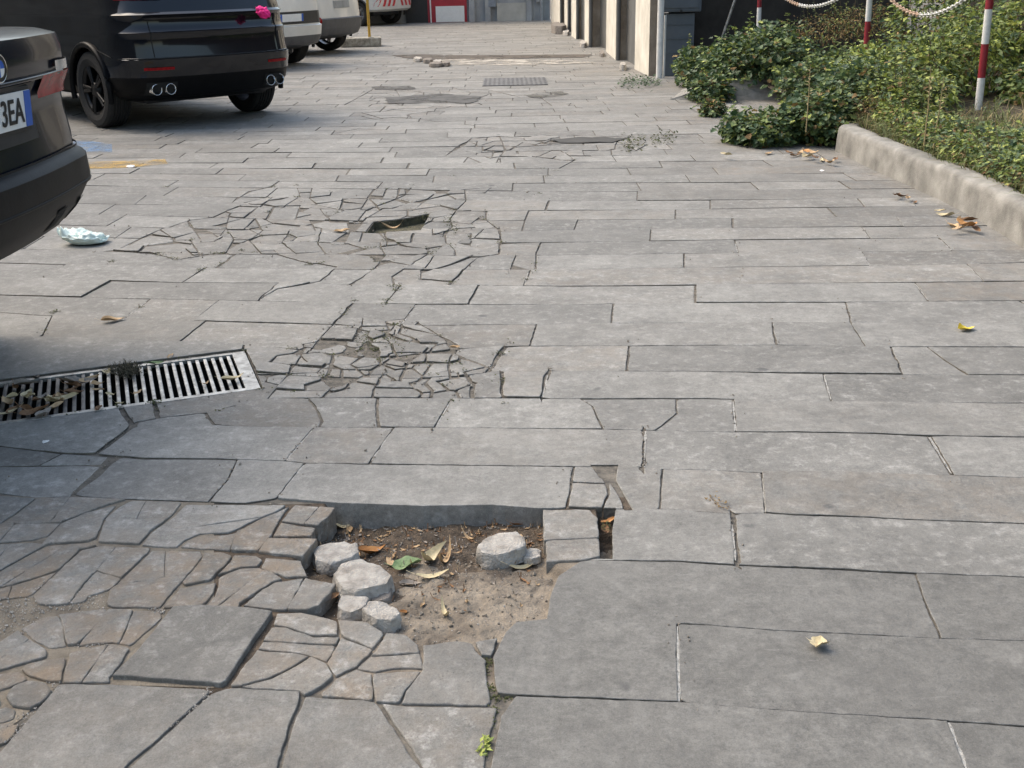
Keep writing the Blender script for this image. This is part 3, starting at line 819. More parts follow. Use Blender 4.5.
def cut_arches(o, axles, hw, r):
    """cut the wheel arches out of a body mesh"""
    b = MB()
    for ax, az_ in axles:
        for s in (-1, 1):
            n = 40
            vv = [(ax + r * math.cos(2*math.pi*k/n), s * (hw + .2), az_ + r * math.sin(2*math.pi*k/n)) for k in range(n)]
            vv += [(ax + r * math.cos(2*math.pi*k/n), s * (hw - .34), az_ + r * math.sin(2*math.pi*k/n)) for k in range(n)]
            ff = [(k, (k+1) % n, n + (k+1) % n, n + k) for k in range(n)] + [tuple(reversed(range(n))), tuple(range(n, 2*n))]
            if s < 0: ff = [tuple(reversed(q)) for q in ff]
            b.add(vv, ff)
    cutter = b.build('cutter', PLASTIC)
    bm = bmesh.new(); bm.from_mesh(cutter.data); bmesh.ops.recalc_face_normals(bm, faces=bm.faces); bm.to_mesh(cutter.data); bm.free()
    bm = bmesh.new(); bm.from_mesh(o.data); bmesh.ops.recalc_face_normals(bm, faces=bm.faces); bm.to_mesh(o.data); bm.free()
    md = o.modifiers.new('arches', 'BOOLEAN'); md.operation = 'DIFFERENCE'; md.object = cutter; md.solver = 'EXACT'
    bpy.context.view_layer.update()
    me = bpy.data.meshes.new_from_object(o.evaluated_get(bpy.context.evaluated_depsgraph_get()))
    o.modifiers.clear(); o.data = me; bpy.data.objects.remove(cutter)
    return o
def soft(o, ang=32):
    for p in o.data.polygons: p.use_smooth = True
    try: o.data.set_sharp_from_angle(angle=R(ang))
    except Exception: pass
def wheel(parent, x, y, r=.35, w=.24, side=1, rim=ALLOY):
    b = MB()
    prof = [(r*.66, -w*.42), (r*.80, -w*.5), (r*.93, -w*.48), (r*.985, -w*.40), (r, -w*.30)]
    for k in range(5):
        a = -w*.24 + k * w*.12; prof += [(r, a - w*.03), (r*.975, a - w*.015), (r*.975, a + w*.015), (r, a + w*.03)]
    prof += [(r, w*.30), (r*.985, w*.40), (r*.93, w*.48), (r*.80, w*.5), (r*.66, w*.42)]
    M = Matrix.Translation((x, y, r)); b.lathe(prof, 48, M, sm=False); 
    wo = empty('wheel'); wo.parent = parent
    b.build('tyre', RUBBER, wo)
    q = MB(); q.lathe([(r*.67, -w*.42), (r*.67, w*.42)], 40, M); 
    q.lathe([(r*.67, side*w*.40), (r*.60, side*w*.40), (r*.58, side*w*.30)], 40, M)
    for k in range(5):
        for d in (-.11, .11):
            a = 2*math.pi*k/5 + d; q.tube([(x + .06*math.cos(a), y + side*w*.36, r + .06*math.sin(a)), (x + r*.62*math.cos(a), y + side*w*.38, r + r*.62*math.sin(a))], .018, 6)
    q.lathe([(0, side*w*.40), (.07, side*w*.39), (.075, side*w*.2)], 20, M)
    q.lathe([(.15, 0), (.15, .02), (.02, .02), (.02, 0)], 20, M)
    q.build('rim', rim, wo)
def arch_trim(parent, ax, az_, hw, r, m):
    for s in (-1, 1):
        b = MB(); pts = []
        for k in range(25):
            a = R(-14) + (math.pi + R(28)) * k / 24; pts.append((ax + (r + .012) * math.cos(a), s * (hw + .004), az_ + (r + .012) * math.sin(a)))
        b.tube(pts, .028, 8); b.build('wheel_arch', m, parent)
def plate(parent, x, y, z, text, tilt=0, frame=True, w=.52, h=.112, pos=0.0):
    e = empty('number_plate'); e.parent = parent; e.location = (x, y, z); e.rotation_euler = (0, R(tilt), 0)
    b = MB(); b.box((.004, 0, 0), (.008, w + .02, h + .025), 0, bev=.003); b.build('plate_frame', PLASTIC, e)
    b = MB(); b.box((-.003, 0, 0), (.004, w, h), 0, bev=.001)
    b.box((-.006, -w/2 + .02, 0), (.002, .04, h - .002), 1); b.box((-.006, w/2 - .02, 0), (.002, .04, h - .002), 1); b.build('plate_panel', [PWHITE, PBLUE], e)
    if text:
        cu = bpy.data.curves.new('plate_text', 'FONT'); cu.body = text; cu.size = .108; cu.extrude = .0008; cu.align_x = 'RIGHT'; cu.offset = .0012
        t = bpy.data.objects.new('plate_text', cu); C.objects.link(t); bpy.context.view_layer.update()
        me = bpy.data.meshes.new_from_object(t.evaluated_get(bpy.context.evaluated_depsgraph_get())); bpy.data.objects.remove(t)
        me.transform(Matrix.Scale(.80, 4, (1, 0, 0)))
        me.transform(Matrix(((0, 0, -1, 0), (-1, 0, 0, 0), (0, 1, 0, 0), (0, 0, 0, 1))))
        me.materials.clear(); me.materials.append(INK)
        to = bpy.data.objects.new('plate_text', me); C.objects.link(to); to.parent = e; to.location = (-.0075, -w/2 + .052 , -.038)
def strip(parent, name, pts, r, m, n=6):
    b = MB(); b.tube(pts, r, n); return b.build(name, m, parent)
def patch_on(prof, zlo, zhi, y0, y1, off, rows=6, cols=10):
    """a thin curved panel lying just proud of the rear face between two heights; prof(z,y)->x"""
    v, f = [], []
    for i in range(rows + 1):
        for j in range(cols + 1):
            z = zlo + (zhi - zlo) * i / rows; y = y0 + (y1 - y0) * j / cols; v.append((prof(z, y) - off, y, z))
    for i in range(rows):
        for j in range(cols):
            a = i * (cols + 1) + j; f.append((a, a + 1, a + cols + 2, a + cols + 1))
    return v, f
def make_profile(R_):
    """rear x at (z, y) of a stack of ring parameters"""
    def prof(z, y):
        for a, b in zip(R_, R_[1:]):
            if a[0] <= z <= b[0] or b is R_[-1]:
                t = 0 if b[0] == a[0] else min(1, max(0, (z - a[0]) / (b[0] - a[0])))
                xr, hw, rr, bow = [a[i] + (b[i] - a[i]) * t for i in (1, 2, 3, 4)]
                yy = abs(y)
                if yy <= hw - rr: return xr + bow * (yy / hw) ** 2
                xb = xr + bow * ((hw - rr) / hw) ** 2; q = min(1, (yy - (hw - rr)) / rr)
                return xb + rr * (1 - math.sqrt(max(0, 1 - q * q)))
        return 0
    return prof
def car_shell(e, R_, xf, belt, roof, body_m, low_m, split, axles, r, xr_roof=.55, cab=.05):
    hwmax = max(a[1+1] for a in R_)
    lo = [a for a in R_ if a[0] <= split + 1e-6]; hi = [a for a in R_ if a[0] >= split - 1e-6]
    def mk(rs): return loft([ring(a[0], a[1], a[2], a[3], xf - .12 * abs(a[0] - .6), .35, a[4]) for a in rs])
    for nm, rs, m in (('body', hi, body_m), ('bumper', lo, low_m)):
        if len(rs) < 2: continue
        v, f = mk(rs); o = mesh_obj(nm, v, f, m, e); cut_arches(o, axles, hwmax, r + .055); soft(o)
    top = R_[-1]
    # cabin
    rs = []
    for t in range(7):
        u = t / 6; z = top[0] + (roof - top[0]) * u
        rs.append(ring(z, top[1] + cab + xr_roof * u ** 1.4, top[2] - .06 - .17 * u, .22, xf - 1.2 - 1.05 * u ** 1.2, .25, .08))
    v, f = loft(rs); n = len(rs[0])
    o = mesh_obj('cabin_glass', v, f, GLASSD, e, smooth=False); soft(o)
    v, f = loft([[(p[0], p[1], p[2]) for p in ring(roof - .01, top[1] + cab - .03 + xr_roof, top[2] - .21, .24, xf - 2.2, .28, .08)], ring(roof + .045, top[1] + cab + .07 + xr_roof, top[2] - .30, .24, xf - 2.35, .28, .08)])
    soft(mesh_obj('roof', v, f, body_m, e), 60)

def place(e, corner_ground, heading): pass
# ---- black hatchback at the left edge, rear towards the street
BLK = mat('charcoal metallic paint', (.005, .008, .015), .2, 0, .2, 8, .012, 30, coat=.15, spec=.2)
BUMP = mat('dusty black bumper', (.008, .008, .0085), .5, 0, .5, 9, .05, 90, spec=.2)
HATCH_R = [(.50, .22, .76, .35, .10), (.525, .12, .83, .36, .11), (.60, .045, .885, .38, .12), (.69, .0, .92, .38, .12), (.765, .005, .92, .38, .12), (.78, .018, .915, .38, .12), (.795, .045, .91, .38, .12),
           (.84, .05, .91, .36, .12), (.94, .06, .90, .34, .13), (1.01, .06, .895, .33, .13), (1.06, .03, .885, .33, .13), (1.14, .025, .875, .33, .13), (1.185, .035, .865, .33, .13), (1.20, .09, .84, .31, .13)]
def hatch():
    e = empty('parked_car', label='dark charcoal car with white number plate at the left edge', cat='car')
    prof = make_profile(HATCH_R)
    car_shell(e, HATCH_R, 4.5, 1.20, 1.5, BLK, BUMP, .795, [(.95, .35), (3.75, .35)], .35, cab=.55)
    for x in (.95, 3.75):
        for s in (-1, 1): wheel(e, x, s * .79, side=s)
    # recess of the plate
    v, f = patch_on(prof, .86, 1.05, -.33, .33, -.045); 
    b = MB(); v2, _ = patch_on(prof, .87, 1.05, -.33, .33, .004); b.add(v2, f); b.build('plate_recess', PLASTIC, e)
    plate(e, prof(.975, .0) - .014, 0, .975, '3EA', -4)
    # roundel: dark ring, blue and white quarters
    em = empty('badge'); em.parent = e; em.location = (prof(1.115, 0) - .010, -.05, 1.11); em.rotation_euler = (0, R(-3), 0)
    b = MB(); n = 40
    def disc(r0, r1, a0, a1, x, m, k=12):
        vv = []; 
        for i in range(k + 1):
            a = a0 + (a1 - a0) * i / k
            vv += [(x, r0 * math.cos(a), r0 * math.sin(a)), (x, r1 * math.cos(a), r1 * math.sin(a))]
        b.add(vv, [(2*i, 2*i+1, 2*i+3, 2*i+2) for i in range(k)], m)
    b.lathe([(.043, 0), (.043, -.006), (.040, -.009), (.038, -.007)], 40, Matrix.Rotation(R(-90), 4, 'Z'), 0)
    disc(.027, .0385, 0, 2*math.pi, -.0075, 1, 40)
    for q in range(4): disc(0, .0255, q*math.pi/2, (q+1)*math.pi/2, -.0076, 2 if q % 2 else 3)
    disc(.0255, .027, 0, 2*math.pi, -.0082, 0, 40)
    b.build('roundel', [CHROME, INK, PBLUE, PWHITE], em)
    for s in (-1, 1):
        l_ = empty('tail_lamp'); l_.parent = e
        y0, y1 = s * .38, s * .86
        v, f = patch_on(prof, .99, 1.062, y0, y1, .012, 4, 14); mesh_obj('red_lens', v, f, REDLENS, l_, True)
        v, f = patch_on(prof, 1.068, 1.10, s * .52, s * .86, .012, 3, 14); mesh_obj('clear_lens', v, f, CLEARLENS, l_, True)
    v, f = patch_on(prof, .798, .805, -.85, .85, .012, 1, 30); mesh_obj('bumper_lip', v, f, BUMP, e)
    strip(e, 'tailgate_seam', [(prof(z, y) - .001, y, z) for y, z in [(-.60, 1.02), (-.60, 1.06)]], .004, PLASTIC)
    strip(e, 'tailgate_edge', [(prof(1.06, y) - .004, y, 1.06) for y in [(-.6 + 1.2 * i / 20) for i in range(21)]], .007, BLK)
    strip(e, 'bumper_crease', [(prof(.68, y) - .0, y, .68) for y in [(-.88 + 1.76 * i / 30) for i in range(31)]], .006, BUMP)
    for y in (-.62, -.40, .40, .62):   # slots in the lower edge
        v, f = patch_on(prof, .515, .62, y - .045, y + .045, .004, 3, 3); mesh_obj('bumper_slot', v, f, PIT, e)
    # underside
    b = MB(); b.box((2.4, 0, .42), (3.7, 1.4, .2), bev=.05); b.build('underbody', PLASTIC, e)
    return e
car1 = hatch()
car1.location = (-1.50, 3.36, 0); car1.rotation_euler = (0, 0, R(180 - 4))

# ---- dark blue-black estate with four tailpipes
NAVY = mat('blue black paint', (.004, .005, .008), .14, 0, .2, 5, .01, 30, coat=.5, spec=.3)
LOWB = mat('satin black bumper', (.006, .006, .0065), .45, 0, .3, 12, .02, 90, spec=.12)
DRIM = mat('dark alloy rim', (.010, .010, .011), .45, .4, .15, 20)
SUV_R = [(.27, .26, .76, .36, .16), (.31, .14, .85, .40, .16), (.40, .07, .91, .42, .17), (.50, .03, .92, .42, .17), (.60, .008, .925, .42, .17), (.66, .0, .925, .42, .17), (.675, .02, .92, .42, .17),
         (.76, .035, .92, .42, .18), (.83, .045, .918, .42, .18), (.875, .04, .915, .41, .18), (.895, .03, .912, .41, .18), (.91, .05, .91, .41, .18), (.97, .075, .905, .40, .18), (1.02, .07, .90, .40, .18), (1.05, .04, .898, .40, .18), (1.07, .07, .89, .40, .18), (1.17, .11, .88, .38, .18), (1.28, .18, .86, .36, .18)]
def suv():
    e = empty('parked_car', label='black car with twin round tailpipes behind the charcoal car', cat='car')
    prof = make_profile(SUV_R)
    car_shell(e, SUV_R, 4.5, 1.28, 1.62, NAVY, LOWB, .50, [(.98, .36), (3.65, .36)], .36)
    for x in (.98, 3.65):
        for s in (-1, 1): wheel(e, x, s * .80, .36, .25, s, DRIM)
        arch_trim(e, x, .36, .925, .41, LOWB)
    for s in (-1, 1):
        for d in (-.062, .062):
            y = s * .60 + d; x = prof(.40, y) - .02
            q = MB(); M = Matrix.Translation((x, y, .39)) @ Matrix.Rotation(R(-90), 4, 'Z')
            q.lathe([(.040, .16), (.045, 0), (.049, -.004), (.051, .002), (.051, .16)], 28, M, 0); q.lathe([(.001, .10), (.041, .10)], 28, M, 1)
            q.build('tailpipe', [CHROME, PIT], e)
        v, f = patch_on(prof, .335, .455, s * .47, s * .74, .006, 3, 8); mesh_obj('pipe_surround', v, f, PIT, e)
        v, f = patch_on(prof, .565, .59, s * .50, s * .76, .006, 2, 12); mesh_obj('reflector', v, f, REDLENS, e)
        v, f = patch_on(prof, 1.18, 1.25, s * .50, s * .85, .012, 4, 14); mesh_obj('tail_lamp', v, f, REDLENS, e)
        strip(e, 'tailgate_seam', [(prof(z, s * .66) - .0, s * .66, z) for z in [.68 + .32 * i / 12 for i in range(13)]], .005, PIT)
        strip(e, 'bumper_seam', [(.45 + .1 * i, s * .923, .68 + .02 * i) for i in range(4)], .004, PIT)
    strip(e, 'bumper_edge', [(prof(.668, y) - .002, y, .668) for y in [(-.9 + 1.8 * i / 30) for i in range(31)]], .006, PIT)
    b = MB(); b.box((2.2, 0, .33), (3.6, 1.35, .18), bev=.05); b.tube([(.5, -.5, .34), (.5, .5, .34)], .09, 12); b.build('underbody', PLASTIC, e)
    return e
car2 = suv()
def put(e, rear_mid, heading):
    e.location = (rear_mid[0], rear_mid[1], 0); e.rotation_euler = (0, 0, R(90 - heading))
put(car2, (-2.66, 10.9), -43)
PINK = mat('pink crepe paper', (.85, .02, .22), .8, 0, .2, 40, .2, 90)

# ---- white cars further on
WHITE = mat('white car paint', (.62, .61, .57), .3, 0, .06, 5, .01, 30, coat=.8)
GREYP = mat('grey bumper plastic', (.075, .075, .078), .5, 0, .2, 12, .05, 90)
WSUV_R = [(.30, .20, .80, .30, .10), (.34, .08, .88, .32, .10), (.46, .02, .91, .32, .10), (.475, .02, .91, .32, .10), (.62, .0, .915, .32, .10), (.64, .03, .91, .32, .11), (.80, .05, .91, .30, .11), (1.0, .07, .905, .28, .11), (1.15, .12, .89, .28, .11)]
def white_suv(split, label, lamps, xplate):
    e = empty('parked_car', label=label, cat='car')
    prof = make_profile(WSUV_R)
    car_shell(e, WSUV_R, 4.3, 1.15, 1.62, WHITE, GREYP, split, [(.85, .36), (3.45, .36)], .36, xr_roof=.35)
    for x in (.85, 3.45):
        for s in (-1, 1): wheel(e, x, s * .79, .36, .24, s)
        arch_trim(e, x, .36, .91, .41, PLASTIC)
    if xplate:
        v, f = patch_on(prof, .655, .84, -.80, .80, .006, 3, 16); mesh_obj('black_panel', v, f, PLASTIC, e)
        plate(e, prof(.75, 0) - .02, 0, .75, None, -3)
        b = MB(); b.tube([(.45, -.7, .34), (.45, .7, .34)], .06, 10); b.build('rear_axle', PLASTIC, e)
    else:
        for s in (-1, 1):
            v, f = patch_on(prof, .56, .66, s * .72, s * .88, .008, 3, 8); mesh_obj('reflector', v, f, REDLENS, e)
        v, f = patch_on(prof, .80, .93, -.26, .30, .008, 3, 8); mesh_obj('label_plate', v, f, mat('grey sticker', (.28, .29, .29), .6), e)
    for s in (-1, 1):
        v, f = patch_on(prof, 1.0, 1.13, s * .62, s * .89, .012, 3, 10); mesh_obj('tail_lamp', v, f, REDLENS, e)
    b = MB(); b.box((2.2, 0, .34), (3.5, 1.35, .18), bev=.05); b.build('underbody', PLASTIC, e)
    return e
car3 = white_suv(.475, 'white car with a black plate panel beyond the black car', 0, True); put(car3, (-3.28, 18.0), -58)
car4 = white_suv(.64, 'white car with grey lower bumper beside the concrete block', 0, False); put(car4, (-2.9, 21.2), -68)
REDST = mat('red retroreflective', (.5, .03, .04), .5, 0, .1, 20)
def van():
    e = empty('parked_car', label='white vehicle with red chevron stripes near the far wall', cat='car')
    RR = [(.38, .10, .84, .25, .06), (.44, .02, .90, .25, .06), (.60, .0, .91, .25, .06), (.8, .0, .91, .25, .06), (1.15, .03, .90, .25, .06)]
    prof = make_profile(RR)
    car_shell(e, RR, 4.3, 1.15, 1.75, WHITE, WHITE, .44, [(.8, .34), (3.3, .34)], .34, xr_roof=.15)
    for x in (.8, 3.3):
        for s in (-1, 1): wheel(e, x, s * .79, .34, .22, s)
        arch_trim(e, x, .34, .91, .39, PLASTIC)
    for k in range(-4, 5):
        if k == 0: continue
        b = MB(); s = 1 if k > 0 else -1; y0 = s * .03 + (k - s) * .215
        for i in range(8):
            t0, t1 = i / 8, (i + 1) / 8; vv = []
            for t, d in ((t0, 0), (t0, 1), (t1, 1), (t1, 0)):
                z = .52 + .36 * t; y = y0 + s * (d * .105 + (1 - t) * .16); y = max(-.9, min(.9, y)); vv.append((prof(z, y) - .006, y, z))
            b.add(vv, [(0, 1, 2, 3)])
        b.build('chevron_stripe', REDST, e)
    b = MB(); b.box((2.1, 0, .36), (3.4, 1.3, .18), bev=.05); b.build('underbody', PLASTIC, e)
    return e
car5 = van(); put(car5, (-3.0, 33.0), -62)

# ================================================================ DRAIN, LOOSE STONES, LITTER
g = empty('drain_grate', label='long slatted steel drain grate sunk in the paving at left', cat='drain grate')
g.location = (GA.x, GA.y, 0); ga = math.atan2(gdir.y, gdir.x); g.rotation_euler = (0, 0, ga)
sgn = 1 if gnrm.dot(Vector((-math.sin(ga), math.cos(ga)))) > 0 else -1
fw, fe = .024, .050
b = MB()
for c, d in (((GL/2, sgn*fw/2, -.008), (GL - .008, fw, .016)), ((GL/2, sgn*(GW - fw/2), -.008), (GL - .008, fw, .016)), ((fe/2 + .004, sgn*GW/2, -.008), (fe, GW - 2*fw, .0158)), ((GL - fe/2, sgn*GW/2, -.008), (fe, GW - 2*fw, .0158))):
    b.box(c, d, 0, bev=.002)
b.build('grate_frame', METAL, g)
sp = .029; x = fe + .020; k = 0
while x < GL - fe - .01:
    b = MB(); b.box((x, sgn*GW/2, -.010), (.0135, GW - 2*fw - .002, .012), 0, bev=.003)
    o = b.build('slat', METAL if k < 18 else DMETAL, g); x += sp; k += 1  # left slats darker: dirt plus the parked car's shade put into the colour
# second grate far down the street and the dark iron cover
def far_cover(px, label):
    q = [P2(*p) for p in px]; c = sum(q, Vector((0, 0))) / 4
    e = empty('iron_cover', (c.x, c.y, 0), 0, label, 'drain cover')
    lo, hi = Vector((min(p.x for p in q) - c.x, min(p.y for p in q) - c.y)), Vector((max(p.x for p in q) - c.x, max(p.y for p in q) - c.y))
    w, h = hi.x - lo.x, hi.y - lo.y
    b = MB(); b.box((0, 0, .004), (w, h, .01), bev=.002)
    for i in range(14):
        for j in range(10): b.box((lo.x + w * (i + .5) / 14, lo.y + h * (j + .5) / 10, .0095), (w / 14 * .5, h / 10 * .5, .003))
    b.build('cover_plate', DMETAL, e)
far_cover([(484, 79), (546, 79), (546, 85), (484, 85)], 'dark ribbed iron cover in the middle of the far roadway')

def rock(name, px, base_z, hgt, label, cat, m, seed, sub=4, rough=.08, flat=.0, parts=None):
    """a stone on the ground whose outline on the ground is given by picture points of its top"""
    top = [P2(x, y, base_z + hgt) for x, y in px]; c = sum(top, Vector((0, 0))) / len(top)
    b = bmesh.new(); vs_ = []
    top = [p - c for p in top]
    if area(top) < 0: top.reverse()
    lo = [b.verts.new((p.x * 1.04, p.y * 1.04, 0)) for p in top]; hi = [b.verts.new((p.x * .97, p.y * .97, hgt)) for p in top]
    n = len(top)
    for i in range(n): b.faces.new((lo[i], lo[(i+1) % n], hi[(i+1) % n], hi[i]))
    b.faces.new(hi); b.faces.new(list(reversed(lo)))
    bmesh.ops.bevel(b, geom=[e_ for e_ in b.edges], offset=min(.005, hgt * .16), segments=2, affect='EDGES', profile=.6)
    bmesh.ops.triangulate(b, faces=b.faces[:])
    bmesh.ops.subdivide_edges(b, edges=b.edges[:], cuts=2, use_grid_fill=True)
    for v_ in b.verts:
        q = v_.co * 28 + Vector((seed * 9, 0, 0)); v_.co += v_.normal * (rough * .075 * noise.fractal(q, .8, 2, 4)) if v_.normal.length else Vector((0, 0, 0))
    me = bpy.data.meshes.new(name); b.to_mesh(me); b.free(); me.materials.append(m)
    for p in me.polygons: p.use_smooth = True
    try: me.set_sharp_from_angle(angle=R(38))
    except Exception: pass
    o = bpy.data.objects.new(name, me); C.objects.link(o); o.location = (c.x, c.y, base_z)
    return tag(o, label, cat)
PALE = mat('pale rubbed stone', (.20, .18, .155), .9, 0, .3, 20, .7, 150, col2=(.54, .51, .46), detail=11)
PALE2 = mat('brown grey stone', (.14, .12, .10), .9, 0, .3, 26, .7, 150, col2=(.27, .24, .21), detail=10)
def gz(x, y, z0=-.05):
    z = z0
    for _ in range(6): p = P2(x, y, z); z = hole_z(p)
    return z
rock('stone', [(311,549),(320,543),(345,540),(357,543),(360,551),(352,557),(330,564),(316,560)], gz(336, 566), .035, 'flat grey stone at the back left of the hole, beside brown leaves', 'stone', PALE, 1)
rock('stone', [(332,572),(340,563),(362,559),(380,564),(393,574),(388,583),(368,588),(354,592),(340,586)], gz(362, 592), .055, 'largest pale cobble at the left side of the hole', 'stone', PALE, 2)
rock('stone', [(364,592),(378,582),(391,578),(392,590),(390,598),(376,602)], gz(380, 604), .02, 'dark brown broken stone tucked under the largest pale cobble', 'stone', PALE2, 3)
rock('stone', [(336,605),(341,596),(360,594),(369,598),(366,606),(352,612),(340,610)], gz(350, 616), .035, 'small squarish stone next to the loose pale one at the hole front', 'stone', PALE, 4)
rock('stone', [(362,608),(368,602),(388,601),(398,606),(400,614),(392,620),(376,619),(366,613)], gz(382, 628), .045, 'rounded whitish stone foremost in the hole', 'stone', PALE, 5)
rock('stone', [(476,548),(482,540),(497,532),(518,530),(526,537),(525,546),(510,552),(495,555),(482,553)], gz(500, 562), .045, 'pale rounded stone alone at the right side of the hole', 'stone', PALE, 6)
rock('stone', [(523,552),(530,549),(541,550),(541,556),(532,559),(524,557)], gz(533, 562), .018, 'little grey stone between the lone pale stone and the block', 'stone', PALE, 7)
# loose dark slab lying proud of the paving
lz = .009
q = [P2(x, y, lz) for x, y in ((173,606),(200,604.5),(240,606.5),(272.5,610.5),(262,626),(250,643),(238,661),(226,679),(221,682),(190,679.5),(150,677),(112,674),(140,646))]
c = sum(q, Vector((0, 0))) / len(q); PV, PF, PT, PM = [], [], [], []
pts = smooth_line(q + [q[0]], .02, .0016, 4.4)[:-1]
slab([p - c for p in pts], [.0005] * len(pts), (.72, .08, .5), lz, (.0, .010), .003, .045, 0, .012)
o = mesh_obj('paving_slab', PV, PF, [STONE, MORTAR], midx=PM); o.location = (c.x, c.y, 0)
at = o.data.attributes.new('tone', 'FLOAT_COLOR', 'FACE'); at.data.foreach_set('color', [k_ for t in PT for k_ in (*t, 1.0)])
tag(o, 'loose dark grey slab lying tilted and proud of the broken paving', 'paving slab')

# dry leaves
LEAFM = [mat('leaf ' + n_, c_, .75, 0, .3, 40, .3, 120, col2=c2_) for n_, c_, c2_ in (
    ('tan', (.38, .24, .12), (.56, .41, .24)), ('brown', (.13, .065, .03), (.26, .14, .06)), ('orange', (.30, .12, .03), (.46, .24, .08)),
    ('straw', (.50, .40, .22), (.66, .56, .36)), ('yellow', (.62, .44, .03), (.72, .58, .08)), ('green', (.13, .20, .08), (.26, .34, .17)), ('grey', (.20, .17, .14), (.36, .31, .26)))]
TAN, BRN, ORG, STR, YEL, GRN, GRY = range(7)
def leaf_mesh(L, w, curl, twist, lobes, seed):
    rr = random.Random(seed); v, f = [], []; nu, nv = 10, 4
    for i in range(nu + 1):
        u = i / nu; wd = w * (math.sin(math.pi * u ** .8) ** .75 + .03) * (1 + lobes * .35 * math.sin(u * 17 + seed))
        for j in range(nv + 1):
            t = -1 + 2 * j / nv
            x = (u - .5) * L; y = t * wd * .5
            z = curl * L * ((u - .5) ** 2 * 2.2) + abs(t) * wd * .32 * (1 + .5 * math.sin(seed + u * 5)) + .10 * w * noise.noise(Vector((u * 4 + seed, t * 3, seed)))
            a = twist * (u - .5); y, z = y * math.cos(a) - z * math.sin(a), y * math.sin(a) + z * math.cos(a)
            v.append(Vector((x, y, z)))
    for i in range(nu):
        for j in range(nv): a = i * (nv + 1) + j; f.append((a, a + 1, a + nv + 2, a + nv + 1))
    st = len(v); x0 = -.5 * L
    for k in range(4):
        xx = x0 - L * .08 * k; v += [Vector((xx, .0012, v[nv // 2].z + .004 * k)), Vector((xx, -.0012, v[nv // 2].z + .004 * k))]
    for k in range(3): f.append((st + 2*k, st + 2*k + 1, st + 2*k + 3, st + 2*k + 2))
    zm = min(p.z for p in v)
    return [p - Vector((0, 0, zm)) for p in v], f
def leaf(x, y, L, ci, label, group=None, rz=None, curl=None, w=None, z=0.003, twist=None, lobes=0, cat='leaf', name='fallen_leaf', tip=None):
    sd_ = rnd.random() * 50
    v, f = leaf_mesh(L, w or L * rnd.uniform(.3, .5), rnd.uniform(.08, .4) if curl is None else curl, rnd.uniform(-1.2, 1.2) if twist is None else twist, lobes, sd_)
    p = P(x, y, z); o = mesh_obj(name, v, f, LEAFM[ci], smooth=True); o.location = p
    o.rotation_euler = (rnd.uniform(-.1, .1) if tip is None else tip, rnd.uniform(-.06, .06), rnd.random() * 6.28 if rz is None else rz)
    zs = min((o.rotation_euler.to_matrix() @ q).z for q in v); o.location.z = z - zs + .001
    return tag(o, label, cat, group)
def hl(x, y, L, ci, label, **k): return leaf(x, y, L, ci, label, z=gz(x, y), **k)
hl(338, 528, .065, STR, 'pale curled leaf at the back left corner of the hole', rz=.3)
hl(350, 530, .05, TAN, 'tan curled leaf right beside the back left corner one in the hole', rz=1.9)
hl(372, 554, .075, ORG, 'rusty orange leaf behind the largest pale cobble', rz=.2, curl=.5)
hl(393, 566, .06, TAN, 'brownish leaf standing beside the green leaf', rz=2.2)
hl(407, 567, .075, GRN, 'pale green leaf in the middle of the hole', rz=.2, w=.045, curl=.2)
hl(427, 560, .10, STR, 'long straw coloured leaf standing upright in mid hole', rz=1.25, curl=.9, tip=.5)
hl(445, 562, .085, TAN, 'thin curled tan leaf right of the upright straw leaf', rz=1.0, w=.014, curl=1.2)
hl(432, 577, .085, STR, 'flat straw leaf lying crosswise in mid hole', rz=.25, w=.018, curl=.3)
hl(410, 585, .06, GRY, 'dull grey leaf in front of the green leaf', rz=.1)
hl(445, 615, .065, STR, 'white bleached leaf sliver alone on the bare soil', rz=1.9, w=.012, curl=.9)
hl(406, 613, .03, ORG, 'tiny orange leaf scrap beside the foremost whitish stone', rz=.1)
hl(316, 570, .085, TAN, 'long tan leaf wedged left of the largest cobble', rz=2.4, w=.02)
hl(325, 566, .07, STR, 'straw leaf lying over the wedge left of the largest cobble', rz=-.5, w=.018)
hl(328, 602, .07, BRN, 'dark brown leaf left of the small squarish stone', rz=.9)
hl(336, 596, .05, ORG, 'orange brown leaf on top of the dark one near the squarish stone', rz=2.0)
hl(519, 526, .05, ORG, 'orange leaf behind the lone pale stone', rz=.1)
hl(516, 558, .04, BRN, 'brown leaf leaning on the lone pale stone', rz=1.3)
hl(524, 568, .085, STR, 'straw leaf in front of the lone pale stone', rz=.35, w=.016)
hl(470, 540, .07, TAN, 'thin tan stalk left of the lone pale stone', rz=2.4, w=.01, curl=.9)
leaf(608, 522, .05, ORG, 'orange leaf stuck in the dark gap beside the standing block', rz=.7, z=-.02)
leaf(605, 530, .045, BRN, 'brown leaf low in the dark gap beside the standing block', rz=1.6, z=-.03)
leaf(818, 646, .043, STR, 'crumpled pale orange leaf alone on the near right slabs', rz=1.2, w=.040, curl=.45, lobes=.7, twist=.5)
leaf(966, 330, .075, YEL, 'bright yellow leaf alone on the right of the road', rz=.1, w=.045, curl=.25)
leaf(113, 321, .10, TAN, 'curled tan leaf on the slabs behind the drain grate', rz=.5, w=.04)
leaf(455, 348, .04, TAN, 'tiny tan leaf at the right end of the round cracked patch', rz=.3)
leaf(393, 229, .13, TAN, 'reddish tan leaf in the small mossy pothole', rz=.15, w=.03, z=-.03, curl=.7)
leaf(342, 232, .09, TAN, 'pale brown leaf left of the small mossy pothole', rz=.1, z=.003)
GL_ = 'leaves caught on the drain grate'
